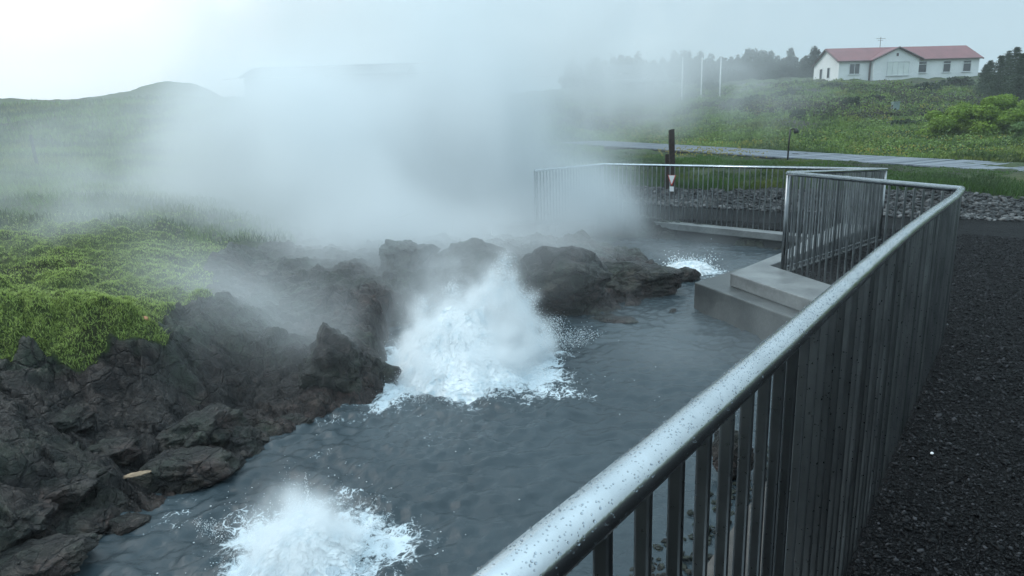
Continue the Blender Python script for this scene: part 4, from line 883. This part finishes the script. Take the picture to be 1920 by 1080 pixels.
def window(x0, x1, z0, z1, y, panes=1, mat='glass', name="window"):
    fr = MB(); w = .07
    for a, b, c, dd in ((x0, x1, z0, z0 + w), (x0, x1, z1 - w, z1), (x0, x0 + w, z0 + w, z1 - w), (x1 - w, x1, z0 + w, z1 - w)): fr.box(((a + b) / 2, y - .03, (c + dd) / 2), (b - a, .10, dd - c))
    for k in range(1, panes):
        xm = x0 + (x1 - x0) * k / panes; fr.box((xm, y - .03, (z0 + z1) / 2), (w, .09, z1 - z0 - 2 * w))
    o = fr.build(name, MAT['greywhite'], house)
    MB().box(((x0 + x1) / 2, y - .012, (z0 + z1) / 2), (x1 - x0 - .02, .02, z1 - z0 - .02)).build("pane", MAT[mat], o)
    MB().box(((x0 + x1) / 2, y - .07, z0 - .05), (x1 - x0 + .2, .16, .06)).build("sill", MAT['greywhite'], o)
window(fx(1589), fx(1609), .9, 2.35, 0, 2)
for a, b in ((1719, 1735), (1766, 1781), (1804, 1820)): window(fx(a), fx(b), .85, 2.4, 0, 1)
for a, b in ((1719, 1735), (1766, 1781), (1804, 1820)): MB().box(((fx(a) + fx(b)) / 2, -.05, 2.0), (fx(b) - fx(a) - .1, .03, .07)).build("glazing_bar", MAT['greywhite'], house)
window(g0_ + 1.9, g1_ - 1.4, .55, 2.4, -PJ, 4, 'paleglass')
MB().box((gm, -PJ - .03, 3.3), (.28, .06, .4)).build("gable_vent", MAT['darktrim'], house)
# gable-end windows
for yy in (HW * .38, HW * .68):
    e = MB().box((-.03, yy, 1.35), (.08, .75, 1.5)).build("window", MAT['greywhite'], house); MB().box((-.06, yy, 1.35), (.04, .58, 1.32)).build("pane", MAT['glass'], e)
an_ = MB(); an_.tube([(gm, HW / 2, HRG), (gm, HW / 2, HRG + 1.5)], .035, 6); an_.tube([(gm - .7, HW / 2, HRG + 1.3), (gm + .7, HW / 2, HRG + 1.3)], .025, 6); an_.tube([(gm - .4, HW / 2 , HRG + 1.05), (gm + .4, HW / 2, HRG + 1.05)], .02, 6)
an_.build("antenna", MAT['oldwood'], house)

# ------------------------------------------------------------------ far buildings in the steam
def shed(name, label, x0, x1, ptop, pbase, y, roof_h, depth=9, masts=(), nwin=0):
    a = U(x0, pbase, y); b = U(x1, pbase, y); top = U((x0 + x1) / 2, ptop, y)[2]; L = float(np.hypot(*(b - a)[:2])); o = empty(name, tuple(a), math.atan2(b[1] - a[1], b[0] - a[0])); tag(o, label, "building")
    Hh = top - a[2]
    MB().prism([(0, 0), (L, 0), (L, depth), (0, depth)], -2.5, Hh - roof_h).build("wall", MAT['greywall'], o)
    r = MB(); roof_slab(r, (-.4, -.5, Hh - roof_h), (L + .4, -.5, Hh - roof_h), (L + .4, depth / 2, Hh), (-.4, depth / 2, Hh)); roof_slab(r, (L + .4, depth + .5, Hh - roof_h), (-.4, depth + .5, Hh - roof_h), (-.4, depth / 2, Hh), (L + .4, depth / 2, Hh)); r.build("roof", MAT['greyroof'], o)
    for k in range(nwin):
        xw = L * (.15 + .22 * k); w = MB().box((xw, -.03, 1.5), (1.1, .08, 1.2)).build("window", MAT['greywhite'], o); MB().box((xw, -.06, 1.5), (.9, .05, 1.0)).build("pane", MAT['glass'], w)
    for (mx, mh) in masts:
        m = MB(); m.tube([(mx * L, depth / 2, Hh - .1), (mx * L, depth / 2, Hh + mh)], .05, 6); m.tube([(mx * L - .5, depth / 2, Hh + mh - .2), (mx * L + .5, depth / 2, Hh + mh - .2)], .035, 6); m.build("mast", MAT['oldwood'], o)
    return o
shed("farm_building", "dark roofed farm building with rooftop masts, faint behind the flagpoles", 1140, 1250, 117, 160, 122, 3.4, 10, ((.12, 2.2), (.42, 1.7)))
shed("long_building", "long grey building almost lost in the thickest steam", 462, 760, 116, 190, 72, 1.4, 9)

# ------------------------------------------------------------------ flagpoles, utility box
for k, (px, lab) in enumerate(((1278, "white flagpole furthest from the house, nearest the farm building"), (1314, "white flagpole standing between the other two"), (1349, "white flagpole nearest the house"))):
    b = U(px, 190, 82); g_ = gz(b[0], b[1]); z0 = min(g_, b[2]); tp = U(px, 110, 82)[2]
    o = empty("flagpole", (b[0], b[1], z0)); tag(o, lab, "flagpole", "white flagpoles on the slope")
    MB().tube([(0, 0, -.3), (0, 0, (tp - z0) * .5), (0, 0, tp - z0)], [.095, .08, .05], 10).build("pole", MAT['polewhite'], o, True)
    MB().tube([(0, 0, tp - z0), (0, 0, tp - z0 + .07), (0, 0, tp - z0 + .14)], [.05, .1, .03], 10).build("finial", MAT['polewhite'], o, True)
b = U(1678, 209, 58); ub = empty("utility_box", (b[0], b[1], gz(b[0], b[1]) - .05)); tag(ub, "small pale green utility cabinet in the meadow below the house", "cabinet")
MB().box((0, 0, .36), (.52, .4, .72)).build("body", MAT['box'], ub, False, .02); MB().box((0, 0, .76), (.6, .48, .06)).build("lid", MAT['box'], ub, False, .015); MB().box((0, -.21, .38), (.42, .02, .55)).build("door", MAT['box'], ub)

# ------------------------------------------------------------------ vegetation
def bush(name, label, px, py, y, w, h, dpt, mat, n, seed, leaf=.05, group=None, cat="bush"):
    b = U(px, py, y); o = empty(name, (b[0], b[1], gz(b[0], b[1]) - .05)); tag(o, label, cat, group)
    r = np.random.default_rng(seed); m = 60; cen = []; rad = []
    for k in range(m):
        a = r.uniform(0, 2 * math.pi); q = math.sqrt(r.random()); x = q * math.cos(a) * w / 2 * .82; yy = q * math.sin(a) * dpt / 2 * .82; hm = h * math.sqrt(max(.05, 1 - q * q * .85)); z = r.uniform(.15, .95) * hm
        rr = r.uniform(.13, .24) * min(w, 2.2 * h) * .5; cen.append((x, yy, z)); rad.append((rr * 1.15, rr * 1.15, rr * .8))
    V, Fc, tn = leaf_cloud(n, cen, rad, leaf, seed); ok = np.repeat((V.reshape(-1, 4, 3)[:, :, 2].min(1) > -.1), 4)
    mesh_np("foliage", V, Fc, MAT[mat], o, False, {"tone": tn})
    st = MB()
    for k in range(9):
        c = cen[k]; st.tube([(c[0] * .2, c[1] * .2, -.2), (c[0] * .6, c[1] * .6, c[2] * .5), c], [.035, .025, .012], 5)
    st.build("stems", MAT['bark'], o); return o
bush("willow_bush", "large bright green willow bush on the slope beyond the boardwalk", 1856, 262, 35, 8.4, 2.35, 4.6, 'bush', 80000, 11, .065)
bush("willow_bush", "paler lower willow bush in front of the large bright green one", 1935, 272, 30, 2.6, 1.3, 2.0, 'bush2', 24000, 12, .05)
bush("willow_bush", "long green willow bush behind the others at the foot of the dark conifers", 2010, 240, 44, 9, 2.6, 4, 'bush', 40000, 13, .08)
sh_rows = [(1596, 207, 60, 1.9, 1.3), (1495, 226, 52, 1.2, .8), (1640, 190, 68, 2.4, .8), (1700, 232, 46, 2.6, .55), (1790, 168, 84, 5, 1.4), (1735, 178, 80, 4, 1.0), (1480, 180, 78, 4, .9), (1430, 188, 74, 5, .8), (1385, 192, 72, 4, .7), (1560, 172, 84, 3.6, .8), (1205, 172, 105, 6, 1.6), (1135, 172, 108, 7, 2.0), (1330, 176, 100, 5, 1.2)]
SHL = ["rounded dull green shrub below the left end of the house", "small dull shrub in the meadow just right of the path light", "low dark shrub below the house gable", "flat spreading dark shrub near the utility cabinet", "wide brown green shrub under the right end of the house", "low dark shrub under the right windows of the house",
       "low greyish shrub on the slope left of the house", "greyish shrub right of the flagpoles", "greyish shrub at the foot of the flagpole nearest the house", "low shrub under the left windows of the house", "dark shrub below the farm building, right half", "dark shrub below the left corner of the farm building", "greyish shrub behind the flagpoles"]
for k, (px, py, y, w, h) in enumerate(sh_rows): bush("shrub", SHL[k], px, py, y, w, h, w * .7, 'shrub', 2600, 40 + k, .07 + y * .0009, "dull shrubs on the hillside", "shrub")

def conifer_mesh(h, w, n_wh, per, seed, leafn, lf=1.0):
    r = np.random.default_rng(seed); Ps = []; Vs = []; tone = []
    for k in range(n_wh):
        tt = (k + r.uniform(-.3, .3)) / n_wh; z = h * (.06 + .94 * tt); rad = w / 2 * (1 - tt) ** .8 * r.uniform(.75, 1.2) + .05
        for j in range(per):
            a = r.uniform(0, 2 * math.pi); L = rad * r.uniform(.55, 1.1); dz = -.18 * L
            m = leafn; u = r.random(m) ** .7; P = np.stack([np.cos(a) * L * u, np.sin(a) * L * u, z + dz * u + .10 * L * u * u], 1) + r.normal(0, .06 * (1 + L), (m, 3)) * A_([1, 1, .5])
            s = r.uniform(.08, .17, m)[:, None] * (.5 + h / 8) * lf
            d1 = r.normal(size=(m, 3)); d1[:, 2] *= .4; d1 /= np.linalg.norm(d1, axis=1)[:, None]; d2 = r.normal(size=(m, 3)); d2[:, 2] *= .5; d2 /= np.linalg.norm(d2, axis=1)[:, None]
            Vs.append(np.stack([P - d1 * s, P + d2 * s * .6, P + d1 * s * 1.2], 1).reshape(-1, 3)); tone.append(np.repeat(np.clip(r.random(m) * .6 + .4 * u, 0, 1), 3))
    V = np.concatenate(Vs); return V, np.arange(len(V)).reshape(-1, 3), np.concatenate(tone)
def conifer(label, px, base, top, y, wid, seed, detail, group, mat='conifer'):
    b = U(px, base, y); g_ = gz(b[0], b[1]); z0 = min(g_, b[2]); h = U(px, top, y)[2] - z0
    o = empty("conifer", (b[0], b[1], z0 - .1)); tag(o, label, "tree", group)
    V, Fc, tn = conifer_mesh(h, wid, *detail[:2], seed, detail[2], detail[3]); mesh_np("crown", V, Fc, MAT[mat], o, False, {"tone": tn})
    MB().tube([(0, 0, -.3), (.03, 0, h * .5), (0, .02, h * .93)], [.025 * h ** .7 + .03, .04, .01], 6).build("trunk", MAT['bark'], o); return o
rowx0 = [(1283,168,118),(1292,165,108),(1303,164,103),(1313,164,110),(1322,164,116),(1336,162,118),(1348,160,110),(1358,160,106),(1369,158,104),(1381,158,100),(1392,157,102),(1404,156,112),(1412,156,118),(1421,155,106),(1430,155,103),(1438,155,101),(1447,154,108),(1457,154,113),(1465,154,112),(1474,153,121),(1483,153,118),(1491,153,124),(1500,152,119),(1508,152,118),(1516,152,120),(1522,151,113),(1532,151,116)]
rowx = [q for k, q in enumerate(rowx0)]
order = ["first", "second", "third", "fourth", "fifth", "sixth", "seventh", "eighth", "ninth", "tenth", "eleventh", "twelfth", "thirteenth", "fourteenth", "fifteenth", "sixteenth", "seventeenth", "eighteenth", "nineteenth", "twentieth", "twenty-first", "twenty-second", "twenty-third", "twenty-fourth", "twenty-fifth", "twenty-sixth", "twenty-seventh"]
N = len(rowx)
for k, (px, bs, tp) in enumerate(rowx):
    lab = f"misty conifer in the row left of the house, {order[N - 1 - k]} tree counted from the house" if k < N - 1 else "misty conifer in the row left of the house, touching its left gable"
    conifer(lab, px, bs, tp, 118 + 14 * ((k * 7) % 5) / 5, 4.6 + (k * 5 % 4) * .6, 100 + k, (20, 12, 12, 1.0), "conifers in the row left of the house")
def wood(name, label, x0, x1, y, n, hgt, leaf):
    xs = np.linspace(x0, x1, n); cen = []; rad = []
    for k, px in enumerate(xs):
        b = U(px, 150, y + random.uniform(-6, 6)); g_ = gz(b[0], b[1]); hh = hgt * random.uniform(.55, 1.05); m = 4
        for q in range(m): cen.append((b[0] + random.uniform(-.8, .8), b[1] + random.uniform(-.8, .8), g_ + hh * (q + .4) / m)); rad.append((1.5 - .25 * q, 1.5 - .25 * q, hh / m * .95))
    V, Fc, tn = leaf_cloud(n * 700, cen, rad, leaf, 77); o = mesh_np(name, V, Fc, MAT['conifer'], None, False, {"tone": tn * .8}); return tag(o, label, "wood", None, 'stuff')
wood("treeline", "dark mass of a distant wood fading into the steam behind the flagpoles", 1060, 1545, 138, 64, 5.4, .26)
rt = [(1868,182,108,64,4.2),(1895,182,92,62,4.6),(1921,184,86,60,5.0),(1850,178,118,70,3.6),(1882,176,100,70,4.0),(1908,180,104,56,4.2),(1945,186,84,60,5.0),(1843,172,126,74,3.0)]
RTL = ["dark conifer second from the right end of the house, narrow pointed top", "tall dark conifer with twin side shoots near the right frame edge", "tallest dark conifer, cut by the right edge of the photo", "dark conifer third from the right end of the house", "dark conifer behind the front ones, between the two tall tops", "dark conifer low in front of the tallest one at the right", "dark conifer just outside the right edge beside the tallest one", "smallest dark conifer, directly beside the right end of the house"]
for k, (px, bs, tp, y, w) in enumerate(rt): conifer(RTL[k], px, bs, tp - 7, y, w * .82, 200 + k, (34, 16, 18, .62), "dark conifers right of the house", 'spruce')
print("plants", round(time.time() - T0, 1))

# ------------------------------------------------------------------ steam
def steam_density(X, Y, Z):
    P = np.stack([X, Y, Z], 1)
    wv = .9 * np.stack([pn(P * .35 + 3.1), pn(P * .35 + 8.2), pn(P * .35 + 5.7)], 1); Q = P + wv * (1 + .1 * np.clip(Z, 0, 6))[:, None]
    def ell(c, r, p=1.0):
        d2 = (((Q - A_(c)) / A_(r)) ** 2).sum(1); return np.exp(-d2 ** p)
    env = 0
    env = env + 1.10 * ell((-1.7, 13.2, .7), (2.9, 2.0, 1.35), 1.3)          # dense core over the far vent
    env = env + 0.62 * ell((-2.8, 12.8, 1.7), (3.2, 2.3, 1.7), 1.2)         # rising left of it
    env = env + 0.30 * ell((-2.0, 14.5, 4.6), (5.2, 2.6, 2.4), 1.2)         # top
    env = env + (.36 * ell((3.7, 17.5, 2.9), (4.3, 2.4, 1.4), 1.2)) + .12 * ell((3.0, 17.5, 4.2), (4.8, 2.6, 2.6), 1.2)          # drifting to the right above
    env = env + 0.24 * ell((-5.6, 11.5, .8), (4.0, 3.5, 1.6), 1.2)         # over the left meadow
    env = env + 0.70 * ell((1.6, 12.6, .1), (1.7, 1.2, .75), 1.1)           # by the far railing
    env = env + 0.22 * ell((3.6, 10.8, -.35), (1.5, 1.2, .35), 1.2)         # upper pool
    env = env + 0.60 * ell((-1.9, 8.6, .2), (1.6, 1.3, .6), 1.2)            # behind the tall splash
    env = env + 00.30 * ell((-.5, 7.4, -.1), (1.3, 1.2, .5), 1.2)
    env = env + 0.24 * ell((2.0, 5.7, -.40), (1.2, 1.6, .26), 1.2)          # veil over the water
    env = env + 0.52 * ell((-2.3, 6.1, .05), (1.4, 1.1, .45), 1.2)            # on the bank
    env = env + 0.26 * ell((-.6, 4.3, -.35), (1.4, 1.3, .25), 1.2)
    env = env + .08 * ell((5.0, 30.0, 3.6), (7.0, 9.0, 4.0), 1.2)
    env = env + .34 * ell((-.6, 9.7, .0), (2.8, 1.0, .5), 1.2) + .20 * ell((-4.0, 9.0, .6), (2.6, 1.6, .5), 1.2)
    R = Q + .35 * np.stack([pn(Q * 1.1 + 1.3), pn(Q * 1.1 + 4.4), pn(Q * 1.1 + 7.9)], 1)
    puff = 0; am = 1.0; fr = .55
    for k in range(5):
        puff = puff + am * (1 - 2.6 * np.abs(pn(R * fr + 11.3 * k))); fr *= 2.05; am *= .52
    n = .30 * puff + .55 * fbm(R * .45 + 2.2, 3)
    e = np.clip(env, 0, 1.1); m = sstep(.12, .80, e + .62 * n)
    d = 1.75 * m * e + .32 * env * np.clip(.6 + n, .05, 2) - .010
    b = sstep(0, .6, np.minimum.reduce([X - LO[0], HI[0] - X, Y - LO[1], HI[1] - Y, HI[2] - Z]))
    return np.clip(d, 0, None) * b
LO = A_([-12.0, 2.6, -.75]); HI = A_([9.0, 21.0, 8.2]); STEP = .125
steam = volume_object("steam", LO, HI, STEP, steam_density, (.957, .974, .981), "steam_vapour")
tag(steam, "thick white steam billowing from the hot pool and drifting over the bank", "steam", None, 'stuff')

# haze: pale damp air out to the hill
hz_ = MB().box((0, 120, 24), (560, 560, 56)).build("haze", None); hz_['kind'] = 'stuff'
t = material("damp_air"); pv = t.n("ShaderNodeVolumePrincipled", {"Color": (.93, .97, 1.0, 1), "Density": .0011, "Anisotropy": .0}); t.link(pv.outputs[0], t.out.inputs["Volume"]); hz_.data.materials.append(t.m)
hz_['label'] = "pale damp air that fades the far trees and hillside"; hz_['category'] = "haze"

# ------------------------------------------------------------------ light
SUN_EL, SUN_AZ = math.radians(48), math.radians(-80)              # bright side of the cloud: to the left
w = bpy.data.worlds.new("World"); scene.world = w; w.use_nodes = True; nt = w.node_tree; nt.nodes.clear()
out = nt.nodes.new("ShaderNodeOutputWorld"); sky = nt.nodes.new("ShaderNodeTexSky"); sky.sky_type = 'NISHITA'; sky.sun_disc = False; sky.sun_elevation = SUN_EL; sky.sun_rotation = SUN_AZ
bg1 = nt.nodes.new("ShaderNodeBackground"); bg1.inputs[1].default_value = .08; nt.links.new(sky.outputs[0], bg1.inputs[0])
tc = nt.nodes.new("ShaderNodeTexCoord"); sp_ = nt.nodes.new("ShaderNodeSeparateXYZ"); nt.links.new(tc.outputs["Generated"], sp_.inputs[0])
nz_ = nt.nodes.new("ShaderNodeTexNoise"); nz_.inputs["Scale"].default_value = 2.2; nz_.inputs["Detail"].default_value = 5; nt.links.new(tc.outputs["Generated"], nz_.inputs["Vector"])
dp = nt.nodes.new("ShaderNodeVectorMath"); dp.operation = 'DOT_PRODUCT'; nt.links.new(tc.outputs["Generated"], dp.inputs[0]); dp.inputs[1].default_value = (-.66, .72, .22)
mr_ = nt.nodes.new("ShaderNodeMapRange"); mr_.interpolation_type = 'SMOOTHSTEP'; mr_.inputs[1].default_value = .76; mr_.inputs[2].default_value = 1.0; nt.links.new(dp.outputs["Value"], mr_.inputs[0])
def wm(op, a, b):
    m = nt.nodes.new("ShaderNodeMath"); m.operation = op
    for i_, v in enumerate((a, b)):
        if isinstance(v, bpy.types.NodeSocket): nt.links.new(v, m.inputs[i_])
        else: m.inputs[i_].default_value = v
    return m.outputs[0]
up_ = nt.nodes.new("ShaderNodeMapRange"); up_.inputs[1].default_value = .15; up_.inputs[2].default_value = 1.0; up_.inputs[3].default_value = 1.0; up_.inputs[4].default_value = 2.75; nt.links.new(sp_.outputs[2], up_.inputs[0])
mixc = nt.nodes.new("ShaderNodeMix"); mixc.data_type = 'RGBA'; mixc.inputs[6].default_value = (.54, .72, .825, 1); mixc.inputs[7].default_value = (1.34, 1.42, 1.46, 1); nt.links.new(mr_.outputs[0], mixc.inputs[0])
st_ = wm('MULTIPLY', up_.outputs[0], wm('ADD', wm('MULTIPLY', nz_.outputs["Fac"], .24), .88))
bg2 = nt.nodes.new("ShaderNodeBackground"); nt.links.new(mixc.outputs[2], bg2.inputs[0]); nt.links.new(st_, bg2.inputs[1])
ms_ = nt.nodes.new("ShaderNodeMixShader"); ms_.inputs[0].default_value = .9; nt.links.new(bg1.outputs[0], ms_.inputs[1]); nt.links.new(bg2.outputs[0], ms_.inputs[2]); nt.links.new(ms_.outputs[0], out.inputs[0])
sd_ = bpy.data.lights.new("sun", 'SUN'); sd_.energy = 1.3; sd_.angle = math.radians(25); sd_.color = (1., .97, .92); sun = bpy.data.objects.new("sun", sd_); COL.objects.link(sun)
sun.rotation_euler = Vector((math.cos(SUN_EL) * math.sin(SUN_AZ), math.cos(SUN_EL) * math.cos(SUN_AZ), math.sin(SUN_EL))).to_track_quat('Z', 'Y').to_euler()

vs = scene.view_settings; vs.view_transform = 'Standard'; vs.look = 'None'; vs.gamma = 1; vs.exposure = 0
cy = scene.cycles; cy.use_denoising = True; cy.denoiser = 'OPENIMAGEDENOISE'; cy.max_bounces = 10; cy.diffuse_bounces = 3; cy.glossy_bounces = 3; cy.transmission_bounces = 4; cy.volume_bounces = 7; cy.transparent_max_bounces = 8
cy.volume_step_rate = 2.5; cy.volume_max_steps = 256; cy.caustics_reflective = False; cy.caustics_refractive = False; cy.use_adaptive_sampling = True
print("done", round(time.time() - T0, 1))
